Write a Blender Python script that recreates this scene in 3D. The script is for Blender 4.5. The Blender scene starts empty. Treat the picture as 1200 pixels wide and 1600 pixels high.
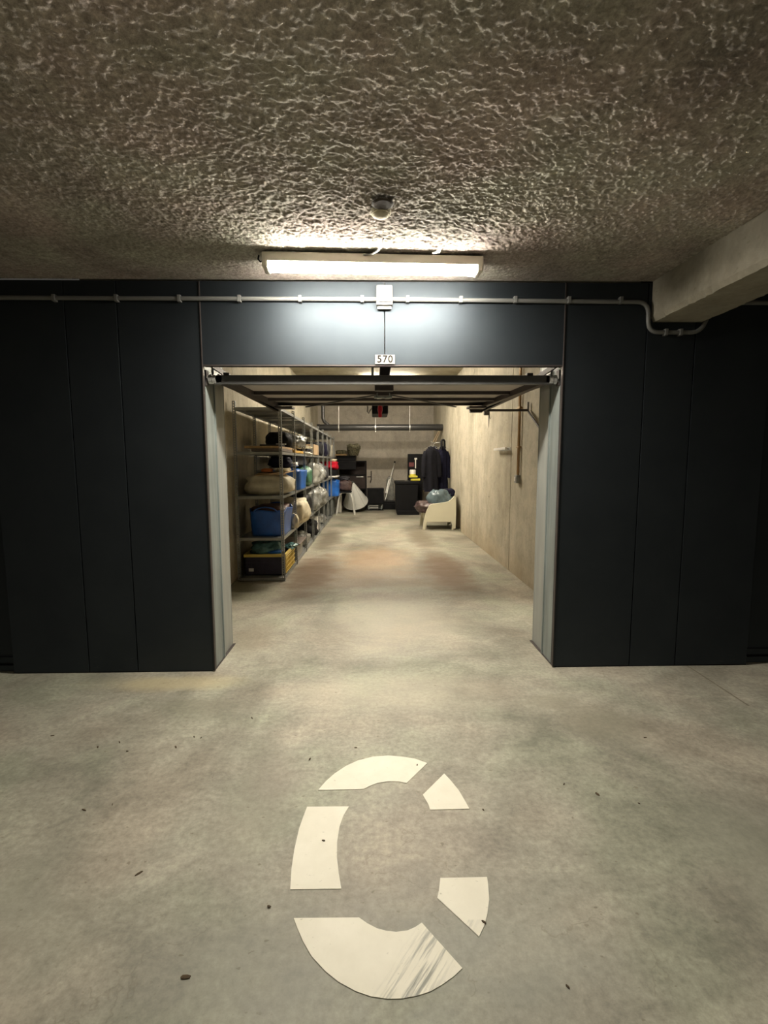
import bpy, bmesh, math, random
import numpy as np
from mathutils import Vector, Matrix, noise

S = bpy.context.scene
COL = S.collection
R = math.radians
random.seed(7)

# ------------------------------------------------------------------ camera
H = 1.45
cd = bpy.data.cameras.new('camera'); cam = bpy.data.objects.new('camera', cd); COL.objects.link(cam)
cd.sensor_fit = 'HORIZONTAL'; cd.sensor_width = 36.0; cd.lens = 36.0 * 748.0 / 1200.0
cd.clip_start = 0.05; cd.clip_end = 100
cam.matrix_world = Matrix.Translation((0, 0, H)) @ Matrix.Rotation(R(-1.2), 4, 'Z') @ Matrix.Rotation(R(90 - 6.03), 4, 'X') @ Matrix.Rotation(R(-0.17), 4, 'Z')
S.camera = cam
# ------------------------------------------------------------------ world, lights, exposure
w = bpy.data.worlds.new('world'); S.world = w; w.use_nodes = True
w.node_tree.nodes['Background'].inputs[0].default_value = (0.9, 0.85, 0.75, 1)
w.node_tree.nodes['Background'].inputs[1].default_value = 0.02
S.view_settings.view_transform = 'Standard'; S.view_settings.look = 'None'
S.view_settings.gamma = 1; S.view_settings.use_curve_mapping = False
S.view_settings.exposure = 1.5
LAMP_OUT = 95.0      # emission of the lens above the opening
LAMP_IN = 94.0       # emission of the two lamps inside the box
def hall_light(x, y, p, sx=1.3, sy=0.12):        # unseen area lights added behind the viewpoint as fill for the hall
    l = bpy.data.lights.new('hall_fill', 'AREA'); l.shape = 'RECTANGLE'; l.size = sx; l.size_y = sy
    l.energy = p; l.color = (1.0, 0.92, 0.78)
    o = bpy.data.objects.new('hall_fill', l); COL.objects.link(o); o.location = (x, y, 2.5)
hall_light(-3.4, -2.2, 12); hall_light(3.4, -2.2, 11); hall_light(0.0, -4.5, 10)

# ------------------------------------------------------------------ materials
def new_mat(name):
    m = bpy.data.materials.new(name); m.use_nodes = True
    nt = m.node_tree; b = nt.nodes['Principled BSDF']
    return m, nt, b
def N(nt, t, **k):
    n = nt.nodes.new(t)
    for a, v in k.items(): setattr(n, a, v)
    return n
def L(nt, a, b): nt.links.new(a, b)
def c4(c): return (c[0], c[1], c[2], 1)
def ramp(nt, fac, stops):
    r = N(nt, 'ShaderNodeValToRGB'); L(nt, fac, r.inputs[0])
    e = r.color_ramp.elements
    while len(e) < len(stops): e.new(0.5)
    for i, (p, c) in enumerate(stops): e[i].position = p; e[i].color = c4(c)
    return r.outputs[0]
def tnoise(nt, vec, scale, detail=4, rough=0.55, dist=0):
    n = N(nt, 'ShaderNodeTexNoise'); n.inputs['Scale'].default_value = scale
    n.inputs['Detail'].default_value = detail; n.inputs['Roughness'].default_value = rough
    n.inputs['Distortion'].default_value = dist; L(nt, vec, n.inputs['Vector']); return n.outputs['Fac']
def mapping(nt, vec, scale=(1, 1, 1), loc=(0, 0, 0), rot=(0, 0, 0)):
    m = N(nt, 'ShaderNodeMapping'); m.inputs['Scale'].default_value = scale; m.inputs['Location'].default_value = loc
    m.inputs['Rotation'].default_value = rot; L(nt, vec, m.inputs['Vector']); return m.outputs[0]
def mth(nt, op, a, b=None, clamp=False):
    n = N(nt, 'ShaderNodeMath', operation=op); n.use_clamp = clamp
    for i, v in enumerate((a, b)):
        if v is None: continue
        if isinstance(v, (int, float)): n.inputs[i].default_value = v
        else: L(nt, v, n.inputs[i])
    return n.outputs[0]
def mixc(nt, fac, a, b, blend='MIX'):
    n = N(nt, 'ShaderNodeMix', data_type='RGBA', blend_type=blend)
    for s, v in ((0, fac), (6, a), (7, b)):
        if isinstance(v, (int, float)): n.inputs[s].default_value = v
        elif isinstance(v, tuple): n.inputs[s].default_value = c4(v)
        else: L(nt, v, n.inputs[s])
    return n.outputs[2]
def bump(nt, b, h, strength, dist=0.01):
    n = N(nt, 'ShaderNodeBump'); n.inputs['Strength'].default_value = strength; n.inputs['Distance'].default_value = dist
    L(nt, h, n.inputs['Height']); L(nt, n.outputs[0], b.inputs['Normal'])
def pm(name, c, rough=0.6, metal=0.0, var=0.15, scale=6.0, bmp=0.15, bscale=60.0, stretch=(1, 1, 1), spec=0.5):
    m, nt, b = new_mat(name)
    tc = N(nt, 'ShaderNodeTexCoord').outputs['Object']; v = mapping(nt, tc, stretch)
    f = tnoise(nt, v, scale)
    lo = tuple(x * (1 - var) for x in c); hi = tuple(min(1, x * (1 + var)) for x in c)
    L(nt, ramp(nt, f, [(0.3, lo), (0.7, hi)]), b.inputs['Base Color'])
    b.inputs['Roughness'].default_value = rough; b.inputs['Metallic'].default_value = metal
    b.inputs['Specular IOR Level'].default_value = spec
    if bmp: bump(nt, b, tnoise(nt, v, bscale, 3), bmp, 0.004)
    return m
def emis(name, c, s):
    m, nt, b = new_mat(name); b.inputs['Base Color'].default_value = c4((0.9, 0.9, 0.88))
    b.inputs['Emission Color'].default_value = c4(c); b.inputs['Emission Strength'].default_value = s
    tc = N(nt, 'ShaderNodeTexCoord').outputs['Object']
    L(nt, mth(nt, 'ADD', mth(nt, 'MULTIPLY', tnoise(nt, tc, 3.0), 0.1), 0.2), b.inputs['Roughness'])
    return m

def floor_material():
    m, nt, b = new_mat('polished_concrete_floor')
    P = N(nt, 'ShaderNodeTexCoord').outputs['Object']
    big = tnoise(nt, mapping(nt, P, (1, .8, 1)), 0.9, 5, 0.6, 0.6)
    col = ramp(nt, big, [(0.32, (0.165, 0.157, 0.122)), (0.48, (0.285, 0.268, 0.212)), (0.66, (0.40, 0.375, 0.30))])
    med = tnoise(nt, mapping(nt, P, (1.2, 2.2, 1), rot=(0, 0, .5)), 2.6, 8, 0.72, 0.8)
    col = mixc(nt, 0.8, col, ramp(nt, med, [(0.33, (0.38, 0.38, 0.38)), (0.55, (0.55, 0.55, 0.55)), (0.72, (0.66, 0.66, 0.66))]), 'OVERLAY')
    fine = tnoise(nt, P, 38, 8, 0.75)
    col = mixc(nt, 0.7, col, ramp(nt, fine, [(0.35, (0.34, 0.34, 0.34)), (0.65, (0.66, 0.66, 0.66))]), 'OVERLAY')
    # hue drift: greenish and pinkish patches
    hue = tnoise(nt, mapping(nt, P, (1, 1, 1), (5, 3, 0)), 1.4, 2)
    col = mixc(nt, 0.28, col, ramp(nt, hue, [(0.38, (0.43, 0.52, 0.45)), (0.5, (.5, .5, .5)), (0.64, (0.56, 0.47, 0.46))]), 'OVERLAY')
    sepa = N(nt, 'ShaderNodeSeparateXYZ'); L(nt, P, sepa.inputs[0]); X, Y = sepa.outputs[0], sepa.outputs[1]
    wob = mth(nt, 'SUBTRACT', tnoise(nt, mapping(nt, P, (1, 1.6, 1)), 2.5, 6, 0.65), 0.5)
    def blob(cx, cy, rx, ry, wn=1.1):
        a = mth(nt, 'DIVIDE', mth(nt, 'SUBTRACT', X, cx), rx); c = mth(nt, 'DIVIDE', mth(nt, 'SUBTRACT', Y, cy), ry)
        d = mth(nt, 'SQRT', mth(nt, 'ADD', mth(nt, 'MULTIPLY', a, a), mth(nt, 'MULTIPLY', c, c)))
        d = mth(nt, 'ADD', d, mth(nt, 'MULTIPLY', wob, wn))
        r = N(nt, 'ShaderNodeMapRange', interpolation_type='SMOOTHSTEP'); r.inputs[1].default_value = 1.1; r.inputs[2].default_value = 0.25
        L(nt, d, r.inputs[0]); return r.outputs[0]
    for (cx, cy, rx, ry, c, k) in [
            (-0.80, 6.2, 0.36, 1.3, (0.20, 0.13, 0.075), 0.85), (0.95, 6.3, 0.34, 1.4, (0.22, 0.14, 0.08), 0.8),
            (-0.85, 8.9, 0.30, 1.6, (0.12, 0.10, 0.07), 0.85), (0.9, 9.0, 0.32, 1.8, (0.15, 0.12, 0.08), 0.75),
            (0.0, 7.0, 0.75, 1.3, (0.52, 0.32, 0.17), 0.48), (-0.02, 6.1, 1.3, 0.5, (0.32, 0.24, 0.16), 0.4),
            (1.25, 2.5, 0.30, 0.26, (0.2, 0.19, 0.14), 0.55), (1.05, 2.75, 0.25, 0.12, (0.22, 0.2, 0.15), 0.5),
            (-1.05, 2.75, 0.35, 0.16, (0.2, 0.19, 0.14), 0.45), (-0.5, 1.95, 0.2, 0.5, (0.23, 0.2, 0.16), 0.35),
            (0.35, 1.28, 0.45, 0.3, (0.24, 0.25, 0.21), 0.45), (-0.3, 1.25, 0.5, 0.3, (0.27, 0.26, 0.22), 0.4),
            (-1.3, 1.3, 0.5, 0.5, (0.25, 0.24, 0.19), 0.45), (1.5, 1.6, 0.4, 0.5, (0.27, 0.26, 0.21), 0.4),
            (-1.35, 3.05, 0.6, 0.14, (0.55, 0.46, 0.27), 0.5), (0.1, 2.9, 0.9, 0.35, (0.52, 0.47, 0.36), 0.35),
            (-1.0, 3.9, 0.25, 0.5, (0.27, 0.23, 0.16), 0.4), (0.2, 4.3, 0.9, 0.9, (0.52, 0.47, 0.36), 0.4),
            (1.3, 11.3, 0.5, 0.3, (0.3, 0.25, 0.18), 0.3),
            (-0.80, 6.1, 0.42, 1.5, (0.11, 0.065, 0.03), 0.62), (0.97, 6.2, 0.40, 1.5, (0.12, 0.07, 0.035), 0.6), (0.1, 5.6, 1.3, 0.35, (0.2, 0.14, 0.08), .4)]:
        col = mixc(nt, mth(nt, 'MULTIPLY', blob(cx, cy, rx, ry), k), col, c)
    # hairline cracks
    vo = N(nt, 'ShaderNodeTexVoronoi', feature='DISTANCE_TO_EDGE'); vo.inputs['Scale'].default_value = 1.7
    dv = N(nt, 'ShaderNodeVectorMath', operation='ADD'); L(nt, P, dv.inputs[0])
    nn = N(nt, 'ShaderNodeTexNoise'); nn.inputs['Scale'].default_value = 4; nn.inputs['Detail'].default_value = 5; L(nt, P, nn.inputs['Vector'])
    sc = N(nt, 'ShaderNodeVectorMath', operation='SCALE'); sc.inputs['Scale'].default_value = 0.45; L(nt, nn.outputs['Color'], sc.inputs[0])
    L(nt, sc.outputs[0], dv.inputs[1]); L(nt, dv.outputs[0], vo.inputs['Vector'])
    cr = N(nt, 'ShaderNodeMapRange'); cr.inputs[1].default_value = 0.006; cr.inputs[2].default_value = 0.0
    L(nt, vo.outputs['Distance'], cr.inputs[0])
    gate = mth(nt, 'GREATER_THAN', tnoise(nt, P, 0.9, 2), 0.53)
    col = mixc(nt, mth(nt, 'MULTIPLY', mth(nt, 'MULTIPLY', cr.outputs[0], gate), 0.38), col, (0.15, 0.13, 0.09))
    # small dirt flecks
    fl = tnoise(nt, mapping(nt, P, (1, 1.5, 1)), 34, 2, 0.4)
    fm = N(nt, 'ShaderNodeMapRange'); fm.inputs[1].default_value = 0.70; fm.inputs[2].default_value = 0.76; L(nt, fl, fm.inputs[0])
    col = mixc(nt, mth(nt, 'MULTIPLY', fm.outputs[0], 0.5), col, (0.12, 0.1, 0.06))
    # sawn joint running towards the viewpoint on the right
    j = mth(nt, 'LESS_THAN', mth(nt, 'ABSOLUTE', mth(nt, 'SUBTRACT', X, 2.22)), 0.006)
    j = mth(nt, 'MULTIPLY', j, mth(nt, 'GREATER_THAN', Y, 2.66))
    col = mixc(nt, mth(nt, 'MULTIPLY', j, 0.7), col, (0.13, 0.11, 0.07))
    L(nt, col, b.inputs['Base Color'])
    L(nt, ramp(nt, med, [(0.3, (0.48,) * 3), (0.7, (0.72,) * 3)]), b.inputs['Roughness'])
    b.inputs['Specular IOR Level'].default_value = 0.35
    bump(nt, b, fine, 0.12, 0.003)
    return m

def wall_concrete(name, c=(0.50, 0.462, 0.365), dark=(0.35, 0.315, 0.235), low=True, vertical=True):
    m, nt, b = new_mat(name)
    P = N(nt, 'ShaderNodeTexCoord').outputs['Object']
    big = tnoise(nt, mapping(nt, P, (1, 1, .5)), 1.3, 5, 0.6, 0.4)
    col = ramp(nt, big, [(0.3, dark), (0.6, c)])
    st = tnoise(nt, mapping(nt, P, (9, 9, 0.7) if vertical else (.8, .8, 8)), 1.6, 6, 0.65)
    col = mixc(nt, 0.28, col, ramp(nt, st, [(0.3, (.4, .4, .4)), (0.7, (.6, .6, .6))]), 'OVERLAY')
    bl = tnoise(nt, P, 4.5, 6, .7, .5)
    col = mixc(nt, 0.6, col, ramp(nt, bl, [(0.32, (.36, .36, .36)), (0.5, (.5, .5, .5)), (0.68, (.6, .59, .58))]), 'OVERLAY')
    f = tnoise(nt, P, 30, 8, 0.7)
    col = mixc(nt, 0.5, col, ramp(nt, f, [(0.3, (.40, .40, .40)), (0.7, (.6, .6, .6))]), 'OVERLAY')
    pit = tnoise(nt, mapping(nt, P, (1, 1, 1.3)), 22, 2, .5)
    pr_ = N(nt, 'ShaderNodeMapRange'); pr_.inputs[1].default_value = .69; pr_.inputs[2].default_value = .75; L(nt, pit, pr_.inputs[0])
    col = mixc(nt, mth(nt, 'MULTIPLY', pr_.outputs[0], .45), col, (.17, .15, .1))
    if low:   # rusty damp tide mark near the floor
        sp = N(nt, 'ShaderNodeSeparateXYZ'); L(nt, P, sp.inputs[0])
        mr = N(nt, 'ShaderNodeMapRange', interpolation_type='SMOOTHSTEP'); mr.inputs[1].default_value = 0.75; mr.inputs[2].default_value = 0.05
        L(nt, mth(nt, 'ADD', sp.outputs[2], mth(nt, 'MULTIPLY', tnoise(nt, P, 2, 4), 0.5)), mr.inputs[0])
        col = mixc(nt, mth(nt, 'MULTIPLY', mr.outputs[0], 0.5), col, (0.38, 0.27, 0.15))
    L(nt, col, b.inputs['Base Color']); b.inputs['Roughness'].default_value = 0.85
    b.inputs['Specular IOR Level'].default_value = 0.25
    bump(nt, b, mixc(nt, .5, f, st), 0.25, 0.004)
    return m

def sprayed():
    m, nt, b = new_mat('sprayed_insulation')
    P = N(nt, 'ShaderNodeTexCoord').outputs['Object']
    big = tnoise(nt, P, 1.1, 4, 0.6, 0.5)
    col = ramp(nt, big, [(0.3, (0.23, 0.20, 0.18)), (0.5, (0.37, 0.335, 0.29)), (0.68, (0.48, 0.445, 0.385))])
    hue = tnoise(nt, mapping(nt, P, loc=(2, 7, 0)), 1.9, 3)
    col = mixc(nt, 0.45, col, ramp(nt, hue, [(0.36, (0.46, 0.52, 0.47)), (0.5, (.5, .5, .5)), (0.64, (0.55, 0.47, 0.50))]), 'OVERLAY')
    f = tnoise(nt, P, 60, 5, 0.7)
    col = mixc(nt, 0.8, col, ramp(nt, f, [(0.3, (.25, .25, .25)), (0.7, (.72, .72, .72))]), 'OVERLAY')
    L(nt, col, b.inputs['Base Color']); b.inputs['Roughness'].default_value = 0.95; b.inputs['Specular IOR Level'].default_value = 0.1
    g = tnoise(nt, P, 95, 3, 0.6, 1.0)
    k = tnoise(nt, P, 26, 3, 0.6, .8)
    col = mixc(nt, 0.6, col, ramp(nt, k, [(0.3, (.33, .33, .33)), (0.7, (.66, .66, .66))]), 'OVERLAY')
    L(nt, col, b.inputs['Base Color'])
    bump(nt, b, mth(nt, 'ADD', f, mth(nt, 'MULTIPLY', g, .6)), 0.6, 0.007)
    return m

M = {}
M['floor'] = floor_material()
M['wall'] = wall_concrete('formed_concrete_wall')
M['wall_back'] = wall_concrete('back_concrete_wall', (0.44, 0.405, 0.345), (0.35, 0.32, 0.27), False, True)
M['beam'] = wall_concrete('beam_concrete', (0.35, 0.32, 0.255), (0.16, 0.14, 0.105), False, False)
M['slab'] = wall_concrete('slab_concrete', (0.42, 0.39, 0.29), (0.3, 0.27, 0.2), False, False)
M['spray'] = sprayed()
def dark_panel():
    m, nt, b = new_mat('anthracite_panel')
    P = N(nt, 'ShaderNodeTexCoord').outputs['Object']
    f = tnoise(nt, P, 3, 4)
    col = ramp(nt, f, [(0.3, (0.035, 0.042, 0.049)), (0.7, (0.042, 0.050, 0.057))])
    sp = N(nt, 'ShaderNodeSeparateXYZ'); L(nt, P, sp.inputs[0])
    # pale scuffs low on the panels
    s = tnoise(nt, mapping(nt, P, (2.2, 2.2, 9), rot=(0, .5, 0)), 5.5, 4, .6, 1.5)
    mr = N(nt, 'ShaderNodeMapRange'); mr.inputs[1].default_value = .66; mr.inputs[2].default_value = .74; L(nt, s, mr.inputs[0])
    lo = N(nt, 'ShaderNodeMapRange'); lo.inputs[1].default_value = .28; lo.inputs[2].default_value = .02; L(nt, sp.outputs[2], lo.inputs[0])
    col = mixc(nt, mth(nt, 'MULTIPLY', mth(nt, 'MULTIPLY', mr.outputs[0], lo.outputs[0]), .45), col, (.13, .12, .10))
    L(nt, col, b.inputs['Base Color'])
    b.inputs['Roughness'].default_value = 0.58; b.inputs['Metallic'].default_value = 0.85; b.inputs['Specular IOR Level'].default_value = 0.3
    bump(nt, b, tnoise(nt, P, 220, 2), 0.06, 0.002)
    return m
M['panel'] = dark_panel()
M['galv'] = pm('galvanised_steel', (0.26, 0.29, 0.28), 0.5, 0.55, 0.2, 3, .08, 40, (6, 6, .6))
M['galv_light'] = pm('brushed_galvanised_return', (0.34, 0.35, 0.325), 0.5, 0.45, 0.1, 3, .05, 40, (5, 5, .5))
M['shelf'] = pm('shelf_steel', (0.30, 0.31, 0.30), 0.42, 0.55, 0.15, 8)
M['leaf'] = pm('door_leaf_skin', (0.50, 0.46, 0.43), 0.7, 0, 0.1, 2, .1, 60)
M['frame_dark'] = pm('dark_brown_steel', (0.055, 0.045, 0.042), 0.5, 0.3)
M['rail_grey'] = pm('door_bar_grey', (0.085, 0.085, 0.083), 0.45, 0.4)
M['conduit'] = pm('grey_conduit', (0.14, 0.14, 0.133), 0.5)
M['white'] = pm('white_plastic', (0.75, 0.73, 0.68), 0.4, 0, .03)
M['plate'] = pm('dimmed_white_plastic', (0.15, 0.145, 0.135), 0.7, 0, .03, spec=.1)  # white plastic darkened in its base colour against burn-out under the lamp
M['lamp_body'] = pm('lamp_housing', (0.62, 0.58, 0.48), 0.5, 0, .03)
M['lens_out'] = emis('lit_lens', (1.0, 0.94, 0.82), LAMP_OUT)
M['lens_in'] = emis('lit_lens_inside', (1.0, 0.89, 0.72), LAMP_IN)
M['black'] = pm('black_plastic', (0.005, 0.005, 0.006), 0.55, 0, .2, spec=.2)
M['blackmat'] = pm('matte_black', (0.009, 0.009, 0.010), 0.75, 0, .3, spec=.15)
M['pipe'] = pm('black_drain_pipe', (0.03, 0.03, 0.03), 0.3, 0, .1, 3)
M['clamp'] = pm('zinc_clamp', (0.7, 0.7, 0.68), 0.35, 0.7, .05)
M['lens_mid'] = emis('lit_lens_midway', (1.0, 0.89, 0.72), LAMP_IN * 1.5)
M['paint'] = None
def road_paint():
    m, nt, b = new_mat('floor_marking_paint')
    P = N(nt, 'ShaderNodeTexCoord').outputs['Object']
    col = ramp(nt, tnoise(nt, P, 5, 6, .65), [(0.3, (0.70, 0.66, 0.54)), (0.7, (0.80, 0.76, 0.64))])
    f = tnoise(nt, mapping(nt, P, (1, 1.6, 1)), 45, 4, .6)
    mr = N(nt, 'ShaderNodeMapRange'); mr.inputs[1].default_value = .66; mr.inputs[2].default_value = .76; L(nt, f, mr.inputs[0])
    col = mixc(nt, mth(nt, 'MULTIPLY', mr.outputs[0], .6), col, (.33, .30, .22))
    # tyre scrape across the lower right corner
    sp = N(nt, 'ShaderNodeSeparateXYZ'); L(nt, P, sp.inputs[0])
    dx = mth(nt, 'SUBTRACT', sp.outputs[0], .15); dy = mth(nt, 'SUBTRACT', sp.outputs[1], 1.25)
    al = mth(nt, 'ADD', mth(nt, 'MULTIPLY', dx, .80), mth(nt, 'MULTIPLY', dy, -.60))
    be = mth(nt, 'ADD', mth(nt, 'MULTIPLY', dx, .60), mth(nt, 'MULTIPLY', dy, .80))
    cv = N(nt, 'ShaderNodeCombineXYZ'); L(nt, mth(nt, 'MULTIPLY', al, 60), cv.inputs[0]); L(nt, mth(nt, 'MULTIPLY', be, 4), cv.inputs[1])
    s = tnoise(nt, cv.outputs[0], 1.0, 4, .65)
    sr = N(nt, 'ShaderNodeMapRange'); sr.inputs[1].default_value = .48; sr.inputs[2].default_value = .64; L(nt, s, sr.inputs[0])
    g = N(nt, 'ShaderNodeMapRange', interpolation_type='SMOOTHSTEP'); g.inputs[1].default_value = .09; g.inputs[2].default_value = .02
    L(nt, mth(nt, 'ABSOLUTE', al), g.inputs[0])
    g2 = mth(nt, 'LESS_THAN', sp.outputs[1], 1.37)
    col = mixc(nt, mth(nt, 'MULTIPLY', mth(nt, 'MULTIPLY', mth(nt, 'MULTIPLY', sr.outputs[0], g.outputs[0]), g2), .95), col, (.27, .27, .23))
    L(nt, col, b.inputs['Base Color']); b.inputs['Roughness'].default_value = .7
    return m
M['paint'] = road_paint()
def fabric(name, c, rough=.8, var=.2, scale=9): return pm(name, c, rough, 0, var, scale, .3, 90, spec=.15)
M['blue'] = pm('blue_woven_plastic', (0.012, 0.085, 0.36), .38, 0, .3, 6, .25, 60)
M['blue2'] = pm('bright_blue_plastic', (0.02, 0.13, 0.50), .3, 0, .3, 6, .25, 60)
M['beige'] = fabric('beige_canvas', (0.56, 0.52, 0.40))
M['cream'] = fabric('cream_fabric', (0.62, 0.56, 0.42))
M['navy'] = fabric('navy_fabric', (0.008, 0.008, 0.022))
M['darkgrey'] = fabric('dark_grey_fabric', (0.05, 0.05, 0.055))
M['charcoal'] = fabric('charcoal_wool', (0.011, 0.011, 0.015), .95)
M['greybag'] = pm('grey_plastic_film', (0.22, 0.22, 0.20), .25, 0, .35, 9, .4, 30)
M['silver'] = pm('silver_grey_film', (0.33, 0.34, 0.33), .22, .3, .4, 14, .5, 30)
M['green'] = pm('green_bag', (0.05, 0.16, 0.09), .4, 0, .3)
M['teal'] = pm('teal_film', (0.09, 0.2, 0.2), .25, 0, .5, 14, .4, 30)
M['red'] = fabric('red_fabric', (0.50, 0.012, 0.03))
M['brown'] = fabric('brown_leather', (0.11, 0.06, 0.05), .4)
M['purple'] = pm('purple_brown_quilt', (0.085, 0.055, 0.052), .35, 0, .4, 14, .4, 25)
M['slate'] = pm('slate_blue_film', (0.11, 0.15, 0.17), .22, .1, .35, 8, .35, 20)
M['orange'] = fabric('orange_cloth', (0.55, 0.18, 0.06))
M['tan'] = fabric('tan_cloth', (0.42, 0.30, 0.17))
M['wood'] = pm('pale_wood', (0.44, 0.29, 0.13), .55, 0, .25, 2, .1, 30, (12, 1, 12))
M['wood_gold'] = pm('golden_wood', (0.55, 0.33, 0.06), .5, 0, .2, 3, .1, 30, (1, 1, 8))
M['wood_dark'] = pm('grey_brown_board', (0.16, 0.125, 0.105), .6, 0, .2, 3)
M['card'] = pm('cardboard', (0.30, 0.21, 0.12), .8, 0, .1, 4)
M['yellow'] = pm('yellow_plastic', (0.74, 0.56, 0.13), .4, 0, .1)
M['yellow2'] = pm('bright_yellow_plastic', (0.68, 0.60, 0.06), .4, 0, .1)
M['dkplastic'] = pm('dark_violet_plastic', (0.03, 0.025, 0.05), .5, 0, .3)
M['chair'] = pm('cream_moulded_plastic', (0.68, 0.65, 0.50), .45, 0, .04, 3)
M['shade'] = pm('white_fabric_shade', (0.70, 0.71, 0.68), .7, 0, .04)
M['copper'] = pm('copper_pipe', (0.34, 0.21, 0.09), .4, .5, .2)
M['box_grey'] = pm('grey_fitting', (0.28, 0.28, 0.26), .5)
M['rack_brown'] = pm('dark_brown_board', (0.03, 0.022, 0.02), .6, 0, .3, spec=.2)
M['camo'] = pm('mottled_green_brown', (0.14, 0.13, 0.08), .8, 0, .8, 30)
M['redlabel'] = pm('red_label', (0.14, 0.03, 0.03), .5, 0, .1)
M['digit'] = pm('grey_lettering', (0.012, 0.010, 0.009), .8, 0, .05, spec=.05)  # darkened along with the plate so the digits read under the lamp
M['soot'] = pm('dark_stain', (0.05, 0.04, 0.03), .9)
M['litter'] = pm('dry_leaf', (0.07, 0.045, 0.02), .9, 0, .5, 60)
M['steel'] = pm('bright_steel_tube', (0.6, 0.6, 0.57), .3, .7, .1)
M['stool_grey'] = pm('pale_grey_enamel', (0.6, 0.6, 0.56), .35, .1, .05)
M['redplastic'] = pm('red_plastic', (0.45, 0.01, 0.03), .35, 0, .1)
M['ribbed'] = pm('ribbed_grey_plastic', (0.11, 0.12, 0.11), .5, 0, .2)

# ------------------------------------------------------------------ mesh helpers
class MB:
    def __init__(s): s.v = []; s.f = []; s.sm = []
    def add(s, vs, fs, smooth=False):
        n = len(s.v); s.v += [tuple(p) for p in vs]; s.f += [tuple(i + n for i in f) for f in fs]; s.sm += [smooth] * len(fs); return s
    def box(s, x0, x1, y0, y1, z0, z1, b=0.0):
        if b <= 0:
            return s.add([(x0, y0, z0), (x1, y0, z0), (x1, y1, z0), (x0, y1, z0), (x0, y0, z1), (x1, y0, z1), (x1, y1, z1), (x0, y1, z1)],
                         [(3, 2, 1, 0), (4, 5, 6, 7), (0, 1, 5, 4), (1, 2, 6, 5), (2, 3, 7, 6), (3, 0, 4, 7)])
        bm = bmesh.new(); bmesh.ops.create_cube(bm, size=1)
        for v in bm.verts: v.co = Vector(((x0 + x1) / 2 + v.co.x * (x1 - x0), (y0 + y1) / 2 + v.co.y * (y1 - y0), (z0 + z1) / 2 + v.co.z * (z1 - z0)))
        bmesh.ops.bevel(bm, geom=bm.edges[:], offset=b, segments=2, affect='EDGES', profile=.6)
        bm.verts.ensure_lookup_table(); bm.verts.index_update()
        s.add([v.co for v in bm.verts], [[v.index for v in f.verts] for f in bm.faces]); bm.free(); return s
    def loft(s, rings, cap=True, smooth=True):
        n = len(rings[0]); vs = [p for r in rings for p in r]; fs = []
        for i in range(len(rings) - 1):
            for j in range(n): fs.append((i * n + j, i * n + (j + 1) % n, (i + 1) * n + (j + 1) % n, (i + 1) * n + j))
        s.add(vs, fs, smooth)
        if cap:
            s.add(rings[0], [tuple(range(n))[::-1]]); s.add(rings[-1], [tuple(range(n))])
        return s
    def tube(s, pts, r, n=10, cap=True):
        pts = [Vector(p) for p in pts]; rings = []; up = None
        rr = r if isinstance(r, (list, tuple)) else [r] * len(pts)
        for i, p in enumerate(pts):
            t = (pts[min(i + 1, len(pts) - 1)] - pts[max(i - 1, 0)]).normalized()
            if up is None: up = Vector((0, 0, 1)) if abs(t.z) < .9 else Vector((0, 1, 0))
            a = t.cross(up).normalized(); b = a.cross(t).normalized(); up = b
            rings.append([p + (a * math.cos(q) + b * math.sin(q)) * rr[i] for q in [2 * math.pi * k / n for k in range(n)]])
        return s.loft(rings, cap)
    def bar(s, p, q, wx, wz, up=(0, 0, 1)):
        p, q = Vector(p), Vector(q); t = (q - p).normalized(); u = Vector(up)
        a = t.cross(u).normalized() * wx / 2; b = a.cross(t).normalized() * wz / 2
        return s.loft([[c + a + b, c - a + b, c - a - b, c + a - b] for c in (p, q)], True, False)
    def prism(s, poly, axis, a0, a1):
        def P(u, v, w): return (u, v, w) if axis == 'z' else ((u, w, v) if axis == 'y' else (w, u, v))
        n = len(poly)
        s.add([P(u, v, a0) for u, v in poly] + [P(u, v, a1) for u, v in poly],
              [tuple(range(n))[::-1], tuple(range(n, 2 * n))] + [(i, (i + 1) % n, n + (i + 1) % n, n + i) for i in range(n)]); return s
    def lathe(s, prof, cx=0, cy=0, n=24):
        return s.loft([[(cx + r * math.cos(2 * math.pi * k / n), cy + r * math.sin(2 * math.pi * k / n), z) for k in range(n)] for r, z in prof], True)
    def mesh(s, name):
        me = bpy.data.meshes.new(name); me.from_pydata(s.v, [], s.f)
        me.polygons.foreach_set('use_smooth', s.sm); me.update()
        bm = bmesh.new(); bm.from_mesh(me); bmesh.ops.recalc_face_normals(bm, faces=bm.faces); bm.to_mesh(me); bm.free()
        return me
def put(name, mb, m, parent=None, loc=(0, 0, 0), rot=(0, 0, 0), label=None):
    me = mb if isinstance(mb, bpy.types.Mesh) else mb.mesh(name)
    if m is not None and not me.materials: me.materials.append(m if not isinstance(m, str) else M[m])
    o = bpy.data.objects.new(name, me); COL.objects.link(o); o.location = loc; o.rotation_euler = rot
    if parent: o.parent = parent
    if label: o['label'] = label
    return o
def tag(o, label, cat, group=None):
    o['label'] = label; o['category'] = cat
    if group: o['group'] = group
    return o
def thing(name, label, cat, loc=(0, 0, 0), rz=0, group=None, rot=None):
    o = bpy.data.objects.new(name, None); COL.objects.link(o); o.location = loc
    o.rotation_euler = rot if rot else (0, 0, rz); o.empty_display_size = .1
    return tag(o, label, cat, group)
def struct(name, mb, m, loc=(0, 0, 0)):
    o = put(name, mb, m, None, loc); o['kind'] = 'structure'; return o
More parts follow.
